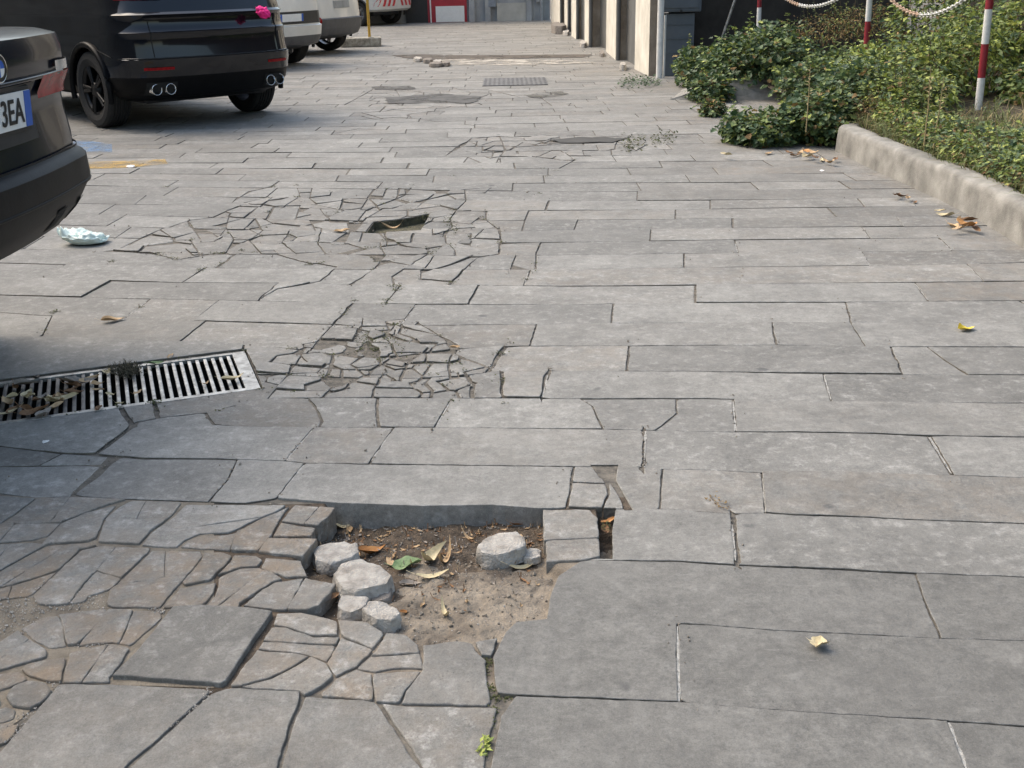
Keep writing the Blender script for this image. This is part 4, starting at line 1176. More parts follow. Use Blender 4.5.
for i, (x, y, ci, L, rz_, lab) in enumerate(((8, 404, TAN, .09, 2.4, 'tan leaf on the grate at the frame edge'), (35, 413, BRN, .10, .6, 'brown leaf low on the left half of the grate'), (44, 415, GRY, .08, 1.4, 'grey brown leaf low on the left half of the grate'),
    (63, 400, STR, .11, .3, 'straw leaf lying along the left middle of the grate'), (55, 408, TAN, .08, 1.2, 'tan leaf just below the straw leaf on the grate'), (80, 383, GRY, .12, .2, 'grey leaf heap on the upper left of the grate'), (90, 381, TAN, .09, .8, 'tan leaf over the grey heap on the grate'),
    (72, 386, BRN, .09, -.4, 'brown leaf in the heap on the upper left of the grate'), (24, 385, GRY, .10, .2, 'grey leaf on the top edge of the grate at far left'), (138, 393, TAN, .05, 1.2, 'small tan leaf mid grate'), (206, 384, TAN, .04, 1.1, 'small leaf on the lower right of the grate'),
    (233, 380, STR, .085, .5, 'straw leaf on the right end of the grate'), (171, 357, TAN, .05, 1.5, 'pinkish leaf on the top rim of the grate'), (156, 364, GRN, .06, .2, 'greenish leaf on the top rim of the grate'), (15, 410, BRN, .07, 1.0, 'dark leaf between the slats near the frame edge'), (120, 404, STR, .03, .4, 'short straw leaf low in the middle of the grate'))):
    leaf(x, y, L, ci, lab, GL_, rz=rz_, z=.004, w=L * .35)
for _ in range(22):
    x = rnd.uniform(2, 110); y = 378 + rnd.gauss(14, 11) + (60 - x) * .10
    leaf(x, max(372, min(422, y)), rnd.uniform(.03, .09), rnd.choice((TAN, BRN, GRY, BRN, STR)), 'dry leaf among the litter on the left half of the drain grate', 'litter on the left half of the grate', z=.002, w=rnd.uniform(.015, .035))
lb = MB()
for _ in range(260):
    x, y = rnd.uniform(322, 540), rnd.uniform(520, 560) if rnd.random() < .75 else rnd.uniform(540, 625)
    p = P2(x, y, -.05)
    if not inside(p, HOLE): continue
    v_, f_ = leaf_mesh(rnd.uniform(.008, .026), rnd.uniform(.003, .008), .3, .6, 0, rnd.random() * 40); a_ = Matrix.Rotation(rnd.random() * 6.28, 3, 'Z'); o_ = Vector((p.x, p.y, hole_z(p) + .0015))
    lb.add([a_ @ q_ + o_ for q_ in v_], f_, rnd.choice((0, 0, 1, 1, 2)))
tag(lb.build('leaf_crumbs', [LEAFM[BRN], LEAFM[TAN], LEAFM[GRY]]), kind='stuff')
def litter(x, y, r, m, label, cat='scrap', name='paper_scrap', z=.002):
    b = MB(); n = 7; vv = [Vector((0, 0, r * .5))] + [Vector((r * rnd.uniform(.7, 1.2) * math.cos(2*math.pi*i/n), r * rnd.uniform(.7, 1.2) * math.sin(2*math.pi*i/n), r * rnd.uniform(0, .35))) for i in range(n)]
    b.add(vv, [(0, 1 + i, 1 + (i + 1) % n) for i in range(n)]); o = b.build(name, m); o.location = P(x, y, z); return tag(o, label, cat)
PAPER = mat('white paper', (.75, .74, .71), .8)
litter(45.5, 442, .012, PAPER, 'small white paper scrap below the drain grate')
litter(131, 167, .035, PAPER, 'white scrap on the faded yellow line')
litter(822, 171, .02, PAPER, 'tiny white scrap near the ivy')
# moss tuft on the grate
MOSSM = mat('dark moss', (.03, .026, .015), .95, 0, .4, 60, 1, 200, col2=(.09, .08, .045))
b = MB()
for _ in range(900):
    p = P(126 + rnd.gauss(0, 8), 370 + rnd.gauss(0, 3.5), .004 + abs(rnd.gauss(0, .008))); a = rnd.random() * 6.3; d = Vector((math.cos(a), math.sin(a), rnd.uniform(.2, 1))) * .012; s_ = Vector((-math.sin(a), math.cos(a), 0)) * .0025
    b.add([p - s_, p + s_, p + d], [(0, 1, 2)])
tag(b.build('moss_clump', MOSSM), 'dark clump of moss on the top edge of the drain grate', 'moss')

# plastic bag
BAG = mat('thin pale green plastic', (.66, .76, .69), .35, 0, .08, 10, .3, 50, spec=.6)
bm = bmesh.new(); bmesh.ops.create_icosphere(bm, subdivisions=5, radius=1)
for v_ in bm.verts:
    p = v_.co.copy(); n_ = noise.fractal(p * 1.6 + Vector((4, 2, 1)), .9, 2.1, 4) + .5 * abs(noise.noise(p * 4))
    n_ *= .6; s_ = 1 + .34 * n_; v_.co = Vector((p.x * .115 * s_, p.y * .08 * s_, max(0, (p.z * .5 + .40)) * .066 * (1 + .8 * n_) * (1 - .35 * p.x)))
    if p.x < -.75: v_.co.z += .045 * max(0, noise.noise(p * 3 + Vector((1, 1, 1))) + .3); v_.co.x -= .02
me = bpy.data.meshes.new('plastic_bag'); bm.to_mesh(me); bm.free(); me.materials.append(BAG)
me.polygons.foreach_set('use_smooth', [True] * len(me.polygons)); bag = bpy.data.objects.new('plastic_bag', me); C.objects.link(bag); bag.location = P(88, 243, .002); bag.rotation_euler = (0, 0, .1)
tag(bag, 'crumpled pale green plastic bag on the paving behind the charcoal car', 'plastic bag')

# faded parking paint
def paint_mark(name, px, m):
    v = [P(x, y, .0045) for x, y in px]; tag(mesh_obj(name, v, [tuple(range(len(v)))], m), kind='structure')
def worn_paint(name, col):
    m = mat(name, col, .85, 0, .2, 14); t = m.node_tree; n = t.nodes; l = t.links; bb = n['Principled BSDF']
    tc = n.new('ShaderNodeTexCoord'); nz = n.new('ShaderNodeTexNoise'); nz.inputs['Scale'].default_value = 5; nz.inputs['Detail'].default_value = 9; nz.inputs['Roughness'].default_value = .75
    rp = n.new('ShaderNodeValToRGB'); rp.color_ramp.elements[0].position = .40; rp.color_ramp.elements[1].position = .62; rp.color_ramp.elements[0].color = (.08,)*3 + (1,); rp.color_ramp.elements[1].color = (.75,)*3 + (1,)
    l.new(tc.outputs['Object'], nz.inputs['Vector']); l.new(nz.outputs['Fac'], rp.inputs[0]); l.new(rp.outputs[0], bb.inputs['Alpha']); return m
paint_mark('blue_parking_line', [(70, 152), (112, 152), (112, 144), (82, 140), (70, 140)], worn_paint('faded blue paint', (.16, .27, .42)))
paint_mark('yellow_parking_line', [(70, 169), (120, 168), (168, 164), (165, 159), (120, 161), (70, 162)], worn_paint('faded yellow paint', (.50, .32, .08)))

# pink crepe bow on the black car
b = MB(); c0 = P(0, 0)
pk = PD(263, 12.5, 11.13)
bm = bmesh.new(); bmesh.ops.create_icosphere(bm, subdivisions=4, radius=1)
for v_ in bm.verts:
    p = v_.co.copy(); q_ = noise.fractal(p * 2.2 + Vector((7, 3, 2)), .9, 2.2, 4); v_.co = Vector((p.x * .066, p.y * .05, p.z * .046)) * (1 + .45 * q_)
me = bpy.data.meshes.new('paper_bow'); bm.to_mesh(me); bm.free(); me.materials.append(PINK)
me.polygons.foreach_set('use_smooth', [True] * len(me.polygons)); pb = bpy.data.objects.new('paper_bow', me); C.objects.link(pb); pb.location = pk; pb.rotation_euler = (0, R(25), 0)
tag(pb, 'bright pink crumpled paper tucked on the corner of the black car', 'ribbon')

# ================================================================ RIGHT SIDE: KERB, BED, PLANTS, POSTS, WALLS
kx = [P2(1024, 248), P2(985, 224), P2(930, 195), P2(880, 173), P2(835, 151)]
kline = [Vector((kx[0].x + .06, 2.2)), Vector((kx[0].x + .03, 4.0))] + kx + [Vector((kx[-1].x + .12, kx[-1].y + .25)), Vector((kx[-1].x + .5, kx[-1].y + .5))]
kp = smooth_line(kline, .022, 0, 3.3)
v, f = [], []
prof_k = [(0, -.01), (.003, .03), (.005, .07), (.008, .11), (.011, .15), (.016, .178), (.028, .192), (.055, .198), (.09, .2), (.13, .197), (.165, .185), (.17, .15), (.17, -.01)]
for i, p in enumerate(kp):
    t = (kp[min(i+1, len(kp)-1)] - kp[max(i-1, 0)]).normalized(); nrm = Vector((t.y, -t.x))
    for (a, z) in prof_k:
        q = p + nrm * a; k = .0015 * noise.noise(Vector((p.x * 2, p.y * 2, z * 5)))
        chip = (.03 * max(0, noise.noise(Vector((p.x * 4, p.y * 4.1, 9 + a * 9))) - .1) + .008 * max(0, noise.noise(Vector((p.x * 15, p.y * 15, a * 30))))) if z > .17 else 0
        v.append((q.x + nrm.x * k, q.y + nrm.y * k, z + k * .5 - chip))
n = len(prof_k)
for i in range(len(kp) - 1):
    for j in range(n - 1): a = i * n + j; f.append((a, a + 1, a + n + 1, a + n))
f.append(tuple(range(n))); f.append(tuple((len(kp) - 1) * n + j for j in range(n)))
o = mesh_obj('kerb', v, f, CONCRETE, smooth=True); tag(o, kind='structure')
# soil of the bed
bx0, bx1, by0, by1 = kx[0].x + .10, 5.4, 2.2, 15.6
v, f = [], []; nx, ny = 14, 60
def bed_z(x, y): return .16 + .12 * min(1, max(0, (x - bx0) / 1.5)) + .04 * noise.noise(Vector((x * 1.3, y * 1.3, 0)))
for j in range(ny + 1):
    for i in range(nx + 1):
        yy = by0 + (by1 - by0) * j / ny; x0 = bx0 + max(0, yy - kx[-1].y) * .03; x = x0 + (bx1 - x0) * i / nx
        v.append((x, yy, bed_z(x, yy) if yy < by1 - .2 else 0))
for j in range(ny):
    for i in range(nx): a = j * (nx + 1) + i; f.append((a, a + 1, a + nx + 2, a + nx + 1))
tag(mesh_obj('bed_soil', v, f, mat('bed soil', (.035, .027, .018), .95, 0, .4, 10, .8, 60, col2=(.09, .07, .045)), smooth=True), kind='structure')

# foliage
def leafm(nm, c1, c2, tr=.0, rough=.5):
    m = bpy.data.materials.new(nm); m.use_nodes = True; t = m.node_tree; nn = t.nodes; l = t.links; b = nn['Principled BSDF']
    gi = nn.new('ShaderNodeNewGeometry'); rp = nn.new('ShaderNodeValToRGB'); rp.color_ramp.elements[0].color = (*c1, 1); rp.color_ramp.elements[1].color = (*c2, 1)
    l.new(gi.outputs['Random Per Island'], rp.inputs[0]); l.new(rp.outputs[0], b.inputs['Base Color'])
    b.inputs['Roughness'].default_value = rough; b.inputs['Specular IOR Level'].default_value = .4
    tl = nn.new('ShaderNodeBsdfTranslucent'); l.new(rp.outputs[0], tl.inputs[0]); mx = nn.new('ShaderNodeMixShader'); mx.inputs[0].default_value = .22
    l.new(b.outputs[0], mx.inputs[1]); l.new(tl.outputs[0], mx.inputs[2]); l.new(mx.outputs[0], nn['Material Output'].inputs[0]); return m
IVY = leafm('ivy leaf', (.025, .055, .024), (.125, .185, .085), rough=.5)
IVYL = leafm('light leaf', (.12, .18, .03), (.46, .50, .12), rough=.55)
MIDG = leafm('mid green leaf', (.07, .115, .03), (.27, .33, .11), rough=.55)
DRYL = leafm('dry leaf', (.14, .085, .035), (.36, .25, .11), rough=.8)
STEM = mat('plant stem', (.09, .065, .035), .8, 0, .3, 20)
STRAW = leafm('dry straw', (.22, .17, .08), (.45, .37, .20), rough=.8)
GRASS = leafm('grass blade', (.08, .11, .03), (.26, .28, .12), rough=.65)
def leaf_quad(b, p, d, up, L, w, m, ivy=False):
    d = d.normalized(); s = d.cross(up); 
    if s.length < .05: s = Vector((1, 0, 0))
    s.normalize(); nrm = s.cross(d).normalized()
    if ivy:
        vv = [p, p + d*L*.25 + s*w*.62 + nrm*w*.08, p + d*L*.5 + s*w*.34, p + d*L*.62 + s*w*.5 + nrm*w*.1, p + d*L - nrm*L*.12, p + d*L*.62 - s*w*.5 + nrm*w*.1, p + d*L*.5 - s*w*.34, p + d*L*.25 - s*w*.62 + nrm*w*.08, p + d*L*.45 - nrm*w*.10]
        ff = [(0,1,8),(1,2,8),(2,3,8),(3,4,8),(4,5,8),(5,6,8),(6,7,8),(7,0,8)]
    else:
        vv = [p, p + d*L*.4 + s*w*.5 + nrm*w*.12, p + d*L - nrm*L*.1, p + d*L*.4 - s*w*.5 + nrm*w*.12, p + d*L*.45]
        ff = [(0,1,4),(1,2,4),(2,3,4),(3,0,4)]
    b.add(vv, ff, m)
def bush(name, blobs, n, L, label, cat, mats, wts, ivy=True, droop=.35, stems=44, seed=0, group=None, zmin=.01, elong=.85):
    """a plant: twigs and many single leaves filling a few uneven clumps"""
    rr = random.Random(seed); c0 = Vector(blobs[0][0]); e = empty(name, (c0.x, c0.y, 0), 0, label, cat, group)
    n = int(n * 1.55); L *= .78
    fb, sb = MB(), MB(); org = Vector((c0.x, c0.y, 0))
    tot = sum(b_[1][0] * b_[1][1] for b_ in blobs)
    for (c, r) in blobs:
        c = Vector(c); k = int(n * r[0] * r[1] / tot)
        for _ in range(k):
            d = Vector((rr.gauss(0, 1), rr.gauss(0, 1), rr.gauss(0, 1))).normalized()
            rad = (rr.random() ** .33) * .45 + .62 * rr.random() ** .5 * .9
            lump = 1 + .38 * noise.noise(d * 2.3 + c * 3) + .18 * noise.noise(d * 6 + c)
            p = c + Vector((d.x * r[0], d.y * r[1], d.z * r[2])) * min(rad, 1.05) * lump
            if p.z < zmin: p.z = zmin + rr.random() * .06
            dd = Vector((d.x * .8 + rr.gauss(0, .6), d.y * .8 + rr.gauss(0, .6), -droop + d.z * .5 + rr.gauss(0, .35)))
            up = Vector((rr.gauss(0, .45), rr.gauss(0, .45), 1))
            q = rr.random(); m = 0; acc = 0
            pref = .5 + .5 * noise.noise(p * 2.2 + Vector((seed, 0, 0)))
            for mi, w_ in enumerate(wts):
                acc += w_ * (1.5 * pref if mi == 1 else 1)
                if q < acc: m = mi; break
            s_ = L * rr.choice((.5, .65, .8, .9, 1.0, 1.15, 1.4)); leaf_quad(fb, p - org, dd, up, s_, s_ * elong, m, ivy)
    for _ in range(stems):
        c, r = rr.choice(blobs); c = Vector(c); d = Vector((rr.gauss(0, 1), rr.gauss(0, 1), abs(rr.gauss(0, 1)) + .2)).normalized()
        a = Vector((c.x + rr.gauss(0, r[0] * .25), c.y + rr.gauss(0, r[1] * .25), .0)) - org; t_ = c + Vector((d.x * r[0], d.y * r[1], d.z * r[2])) * rr.uniform(.7, 1.1) - org
        mid = a.lerp(t_, .5) + Vector((rr.gauss(0, .05), rr.gauss(0, .05), .08)); sb.tube([a, mid, t_], [.006, .004, .002], 5, cap=False)
        tip = t_ + (t_ - mid).normalized() * rr.uniform(.05, .22) + Vector((0, 0, rr.uniform(-.06, .10))); sb.tube([t_, tip], [.002, .001], 4, cap=False); mi = rr.choice((0, 1, 2, 2))
        for q_ in range(9):
            pp = t_.lerp(tip, rr.random()); aa = rr.random() * 6.28; s_ = L * rr.uniform(.5, 1.0)
            leaf_quad(fb, pp, Vector((math.cos(aa), math.sin(aa), rr.uniform(-.4, .5))), Vector((rr.gauss(0, .3), rr.gauss(0, .3), 1)), s_, s_ * elong, mi, ivy)
    fb.build('foliage', mats, e); sb.build('stem', STEM, e); return e
GM = [IVY, IVYL, MIDG, DRYL]
wI, wL, wM = (.66, .06, .23, .05), (.16, .48, .31, .05), (.30, .20, .40, .09)
def B(x, y, z, rx, ry, rz_): return ((x, y, z), (rx, ry, rz_))
k9 = kx[-1].y     # far end of the kerb
bush('ivy', [B(2.55, k9 + .45, .20, .38, .40, .22), B(2.1, k9 + .42, .11, .30, .30, .16), B(2.9, k9 + .7, .34, .40, .40, .28), B(1.92, k9 + .55, .12, .18, .22, .14)], 5200, .058, 'dark ivy spilling over the end of the kerb onto the road', 'ivy', GM, wI, seed=1, stems=30)
bush('ivy', [B(2.55, 12.9, .30, .34, .7, .34), B(2.2, 12.2, .12, .24, .3, .16), B(2.95, 12.6, .42, .42, .7, .38), B(2.3, 13.9, .22, .25, .5, .26)], 5200, .066, 'dark ivy mound in front of the grey cabinet', 'ivy', GM, wI, seed=2, stems=30)
bush('ivy', [B(3.5, 12.2, .30, .5, .6, .22), B(3.0, 11.0, .28, .4, .5, .22)], 3600, .062, 'dark ivy under the thin red and white post', 'ivy', GM, wI, seed=3)
bush('shrub', [B(3.25, 9.9, .42, .36, .5, .26), B(3.45, 10.5, .44, .40, .5, .26)], 3400, .068, 'light green shrub left of the second post from the right', 'shrub', GM, wL, ivy=False, seed=4, elong=.6)
bush('shrub', [B(3.5, 9.5, .50, .34, .45, .34), B(3.3, 8.9, .36, .24, .4, .22), B(4.05, 9.9, .62, .4, .5, .36)], 4200, .064, 'yellow green shrub under the rusty white chain', 'shrub', GM, wL, ivy=False, seed=5, elong=.6)
bush('shrub', [B(3.02, 9.0, .34, .24, .34, .22), B(3.0, 8.62, .28, .2, .26, .18)], 1900, .055, 'small bright shrub leaning over the far end of the kerb', 'shrub', GM, (.10, .55, .30, .04), ivy=False, seed=6, elong=.7)
bush('shrub', [B(4.4, 9.1, .36, .4, .6, .26), B(4.3, 8.2, .24, .35, .5, .13)], 4000, .06, 'mid green bush at the foot of the tall post', 'shrub', GM, wM, seed=7)
bush('shrub', [B(3.2, 7.6, .22, .32, .5, .07), B(3.05, 6.6, .22, .26, .5, .10), B(3.5, 7.0, .24, .35, .5, .10)], 4400, .056, 'mid green bush nearest the camera in the bed', 'shrub', GM, wM, seed=8)
bush('shrub', [B(4.5, 11.0, .75, .4, .6, .5), B(4.6, 9.9, .85, .4, .6, .55), B(4.4, 12.1, .8, .4, .5, .5)], 3800, .075, 'taller leafy shrub against the dark wall', 'shrub', GM, wL, ivy=False, seed=9, elong=.6)
bush('shrub', [B(3.6, 12.9, .68, .55, .35, .18), B(4.1, 13.2, .75, .5, .4, .2)], 1700, .05, 'dried ochre weeds before the dark wall', 'weeds', GM, (.12, .10, .18, .58), ivy=False, seed=10, elong=.35)
bush('ivy', [B(2.0, k9 + 2.3, .07, .14, .16, .1)], 420, .045, 'small ochre tinted ivy tuft beside the broken kerb corner', 'ivy', GM, (.45, .1, .2, .25), seed=11, stems=5)
bush('weeds', [B(2.90, 8.3, .27, .16, .35, .13), B(2.88, 7.6, .25, .14, .4, .11), B(2.86, 6.9, .25, .13, .4, .10), B(2.86, 6.2, .25, .13, .4, .10), B(3.1, 7.9, .24, .2, .4, .10)], 6400, .045, 'low mixed weeds growing along the top of the kerb', 'weeds', GM, (.16, .36, .36, .12), ivy=False, seed=14, elong=.5, stems=60)
bush('shrub', [B(3.08, 8.85, .34, .22, .3, .18), B(3.15, 8.45, .25, .16, .25, .10)], 1700, .055, 'rounded yellow green shrub beside the dry stalks', 'shrub', GM, (.06, .56, .34, .04), ivy=False, seed=15, elong=.65)
bush('shrub', [B(5.0, 8.6, .9, .35, .6, .5), B(5.05, 7.7, .8, .3, .6, .5)], 2200, .085, 'big leaved plant behind the tall post', 'shrub', GM, (.5, .12, .3, .05), ivy=False, seed=12, elong=.7)
bush('weeds', [B(2.84, 8.7, .30, .14, .2, .12)], 420, .035, 'dry brown weed on the end of the kerb', 'weeds', GM, (.05, .02, .1, .8), ivy=False, seed=13, elong=.35, stems=16)
# grasses along the top of the kerb
b = MB(); rr = random.Random(77)
for _ in range(9000):
    y = rr.uniform(3.2, 8.9); x = kx[0].x + .13 + abs(rr.gauss(0, .55)); 
    if x > 4.6: continue
    z = bed_z(x, y) - .01; h = rr.uniform(.03, .15); a = rr.random() * 6.28; ln = rr.uniform(.06, .24) * (1 if rr.random() > .3 else 1.4)
    d = Vector((math.cos(a), math.sin(a), 0)); s_ = Vector((-d.y, d.x, 0)) * rr.uniform(.0025, .005); p = Vector((x, y, z))
    m1 = p + d * ln * .35 + Vector((0, 0, h * .75)); m2 = p + d * ln + Vector((0, 0, h * rr.uniform(.55, 1)))
    if m2.x < kx[0].x - .02: continue
    b.add([p - s_, p + s_, m1 + s_ * .8, m1 - s_ * .8, m2], [(0, 1, 2, 3), (3, 2, 4)], 0 if rr.random() < .72 else 1)
tag(b.build('grass', [GRASS, STRAW]), kind='stuff')
# tall dry stalks
def stalk(px, py, h, label):
    p = P(px, py, .25); e = MB(); d = Vector((rr.gauss(0, .05), rr.gauss(0, .05), 1))
    e.tube([p, p + d * h * .5, p + d * h + Vector((rr.gauss(0, .04), 0, 0))], [.005, .004, .002], 5)
    for k in range(14):
        q = p + d * h * (.4 + .6 * k / 14); a = rr.random() * 6.28; leaf_quad(e, q, Vector((math.cos(a), math.sin(a), .4)), Vector((0, 0, 1)), .05, .014, 0)
    tag(e.build('dry_stalk', STRAW), label, 'dry stalk')
stalk(924, 146, .5, 'dry straw stalk standing between the kerb and the tall post'); stalk(806, 132, .45, 'pale dry stalk rising from the ivy by the road')
stalk(934, 140, .4, 'shorter dry stalk right beside the straw one near the kerb')
# sprout and moss in the joint at the bottom
def sprout(pts, n, L, label, m, nm='weed', cat='weed', spread=3, z=-.008):
    b = MB()
    for _ in range(n):
        x, y = rr.choice(pts); p = P(x + rr.gauss(0, spread), y + rr.gauss(0, spread), z); a = rr.random() * 6.28
        leaf_quad(b, p + Vector((0, 0, abs(rr.gauss(0, L * .5)))), Vector((math.cos(a), math.sin(a), rr.uniform(.1, .9))), Vector((0, 0, 1)), L * rr.uniform(.6, 1.3), L * .6, 0)
    if n > 100: return tag(b.build('moss' if 'moss' in nm else 'weeds', m), kind='stuff')
    return tag(b.build(nm, m), label, cat)
sprout([(484, 752), (480, 756), (487, 744)], 75, .012, 'small green weed sprouting in the joint at the bottom edge', IVYL, spread=2.4)
JM = leafm('joint moss', (.03, .038, .012), (.10, .11, .04), rough=.9)
mj = []
for x, y in ((488, 662), (491, 690), (496, 700), (507, 697), (490, 725), (494, 712), (487, 740), (486, 672)): mj.append((x, y))
sprout(mj, 420, .006, 'mossy growth in the dark joint right of the cracked corner', JM, 'moss_clump', 'moss', 2.4, -.008)
sprout([(370, 345), (380, 344), (392, 346), (400, 349), (385, 340), (360, 348), (368, 338)], 380, .010, 'mossy dirt in the round cracked patch behind the drain', JM, 'moss_clump', 'moss', 5, -.006)
sprout([(452, 226), (449, 222), (455, 231), (425, 218)], 160, .012, 'green moss in the cracks beside the small pothole', JM, 'moss_clump', 'moss', 3, -.004)
sprout([(630, 145), (640, 143), (655, 141), (628, 148), (668, 139)], 220, .03, 'low weeds along the far dark crack', JM, 'weed', 'weed', 4, 0)
sprout([(634, 83), (645, 84), (655, 83), (625, 84)], 260, .05, 'low weeds at the foot of the last pier', IVY, 'weed', 'weed', 3, 0)
sprout([(712, 500), (724, 506), (718, 503)], 40, .009, 'dry brown tuft in the joint right of the hole', DRYL, 'weed', 'weed', 2.5, 0)
sprout([(505, 462), (608, 505), (606, 528)], 60, .008, 'moss in the gap behind the standing block', JM, 'moss_clump', 'moss', 2, -.01)
mo = MB()
cand2 = [(p, w) for pts, w in LINES for p in pts if w > .0032 and 3.2 < p.y < 8.5 and -2.6 < p.x < .6]
for _ in range(150):
    p, w = rr.choice(cand2); n_ = rr.randrange(6, 22)
    for _ in range(n_):
        a = rr.random() * 6.28; q_ = Vector((p.x + rr.gauss(0, .014), p.y + rr.gauss(0, .012), -.004 + abs(rr.gauss(0, .004))))
        leaf_quad(mo, q_, Vector((math.cos(a), math.sin(a), rr.uniform(.1, .8))), Vector((0, 0, 1)), .010, .007, 0)
tag(mo.build('moss', JM), kind='stuff')
# leaf piles along the kerb
KG = 'dry leaves along the kerb'
for i, (x, y, ci, L) in enumerate(((902, 197, BRN, .09), (908, 199, TAN, .08), (897, 195, BRN, .08), (915, 203, BRN, .06), (960, 222, TAN, .13), (966, 226, ORG, .13), (953, 227, TAN, .10), (975, 230, BRN, .12), (968, 221, BRN, .10), (945, 216, STR, .10), (940, 211, STR, .07), (958, 229, TAN, .08))):
    leaf(x, y, L, ci, 'one of the dry leaves blown into a heap against the kerb', KG, z=.003 + .012 * (i % 3))
KG2 = 'dry leaves at the foot of the ivy'
for i, (x, y, ci, L) in enumerate(((800, 154, TAN, .12), (808, 157, STR, .14), (815, 158, BRN, .12), (822, 161, STR, .10), (828, 163, TAN, .12), (806, 152, ORG, .12), (795, 156, BRN, .10), (812, 153, TAN, .11), (726, 155, STR, .10), (768, 154, TAN, .10), (835, 160, BRN, .10), (789, 153, BRN, .09))):
    leaf(x, y, L, ci, 'one of the dry leaves at the foot of the spilling ivy', KG2, z=.003 + .015 * (i % 3))

# broken kerb corner and rubble beyond the ivy
def lump(name, px, z, h, label, cat, m=CONCRETE, seed=0, rough=.1):
    return rock(name, px, z, h, label, cat, m, seed, rough=rough)
cc = P2(718, 98); b = MB()
b.add([(cc.x - .55, cc.y - .1, 0), (cc.x + .75, cc.y - .35, 0), (cc.x + .95, cc.y + .6, 0), (cc.x - .25, cc.y + .9, 0), (cc.x - .02, cc.y - .12, .20), (cc.x + .72, cc.y - .2, .22), (cc.x + .85, cc.y + .5, .22), (cc.x + .2, cc.y + .5, .20)],
      [(0, 1, 5, 4), (1, 2, 6, 5), (2, 3, 7, 6), (3, 0, 4, 7), (4, 5, 6, 7)])
bmq = bmesh.new(); oq = b.build('kerb_ramp', CONCRETE); bmq.from_mesh(oq.data); bmesh.ops.bevel(bmq, geom=bmq.edges[:], offset=.03, segments=2, affect='EDGES'); bmesh.ops.triangulate(bmq, faces=bmq.faces[:]); bmesh.ops.subdivide_edges(bmq, edges=bmq.edges[:], cuts=3, use_grid_fill=True)
for v_ in bmq.verts: v_.co += v_.normal * .03 * noise.fractal(v_.co * 4, .9, 2, 4)
bmq.to_mesh(oq.data); bmq.free(); tag(oq, 'sloping broken concrete kerb end between the two ivy mounds', 'kerb end')
v = [P(x, y, .0055) for x, y in ((688, 107), (720, 102), (748, 106), (752, 119), (735, 120), (700, 113))]
tag(mesh_obj('concrete_patch', v, [tuple(range(6))], CONCRETE), kind='structure')

# red and white posts with chains
PW = mat('post white', (.68, .67, .64), .5, 0, .15, 30, .1, 60); PR = mat('post dark red', (.24, .015, .025), .5, 0, .2, 30, .1, 60)
RUST = mat('rusty chain', (.30, .13, .05), .8, 0, .3, 60, .4, 200, col2=(.62, .52, .42)); CHW = mat('white plastic chain', (.62, .61, .58), .5, 0, .15, 40)
def post(px, py, D, r, label, first_red, seg, top, lean=0, zb=.2):
    base = PD(px, py, D); zb = base.z
    e = empty('chain_post', (base.x, base.y, 0), 0, label, 'post'); L = (top - zb); n = max(1, int(L / seg + .5)); d = Vector((math.sin(R(lean)), 0, math.cos(R(lean))))
    zz = zb; k = 0
    while zz < top - .01:
        z2 = min(top, zz + seg); q = MB(); red = (k + first_red) % 2
        q.tube([d * ((zz if k else zb - .18) - zb) + Vector((0, 0, zb)), d * (z2 - zb) + Vector((0, 0, zb))], r, 14)
        if z2 >= top: q.tube([d * (top - zb) + Vector((0, 0, zb)), d * (top - zb + .02) + Vector((0, 0, zb))], [r * 1.05, r * .6], 14)
        q.build('red_band' if red else 'white_band', PR if red else PW, e); zz = z2; k += 1
    return Vector((base.x, base.y, 0)) + d * (top - zb) + Vector((0, 0, zb))
t1 = post(978, 111, 8.9, .029, 'tall thick red and white post nearest the camera, at right', 0, .255, 1.32, -1.2)
t2 = post(866, 49, 11.3, .028, 'second post from the right, dark red at its foot', 1, .26, 1.34, -1)
t3 = post(757, 66, 14.4, .027, 'slim red and white post above the left ivy', 0, .70, 1.36, -1)
t4 = post(717, 34, 16.2, .024, 'thin post beside the grey cabinet', 1, .28, 1.38, -1)
def chain(a, b_, sag, r, m, label, link=.045, rusty=None):
    n = int(((a - b_).length * 1.08) / (link * .72)); q = MB()
    def pt(t): p = a.lerp(b_, t); p.z -= sag * 4 * t * (1 - t); return p
    for i in range(n):
        t = (i + .5) / n; p = pt(t); d = (pt(min(1, t + .01)) - pt(max(0, t - .01))).normalized(); s_ = d.cross(Vector((0, 0, 1))).normalized(); u = s_.cross(d)
        w_ = s_ if i % 2 else u; pts = []
        for k in range(11):
            an = 2 * math.pi * k / 10; pts.append(p + d * link * .5 * math.cos(an) + w_ * link * .30 * math.sin(an))
        q.tube(pts, r, 5, m=1 if rusty and rusty(t) else 0, cap=False)
    return tag(q.build('chain', [m, RUST]), label, 'chain')
chain(t2 - Vector((0, 0, .06)), t1 - Vector((0, 0, .06)), .34, .0055, CHW, 'white chain with a rusty stretch hanging between the two right posts', .055, lambda t: .12 < t < .5)
chain(t3 - Vector((0, 0, .06)), t2 - Vector((0, 0, .06)), .36, .0055, CHW, 'white chain hanging left of the second post from the right', .055, lambda t: .3 < t < .42)
chain(t4 - Vector((0, 0, .06)), t3 - Vector((0, 0, .06)), .30, .006, CHW, 'short white chain beside the grey cabinet', .055)
e = MB(); a = PD(722, 38, 15.0); b_ = PD(739, -12, 15.0); e.tube([a - Vector((0, 0, .3)), a, b_], .018, 10); tag(e.build('leaning_rod', METAL), 'bare grey rod leaning between the two far posts', 'rod')

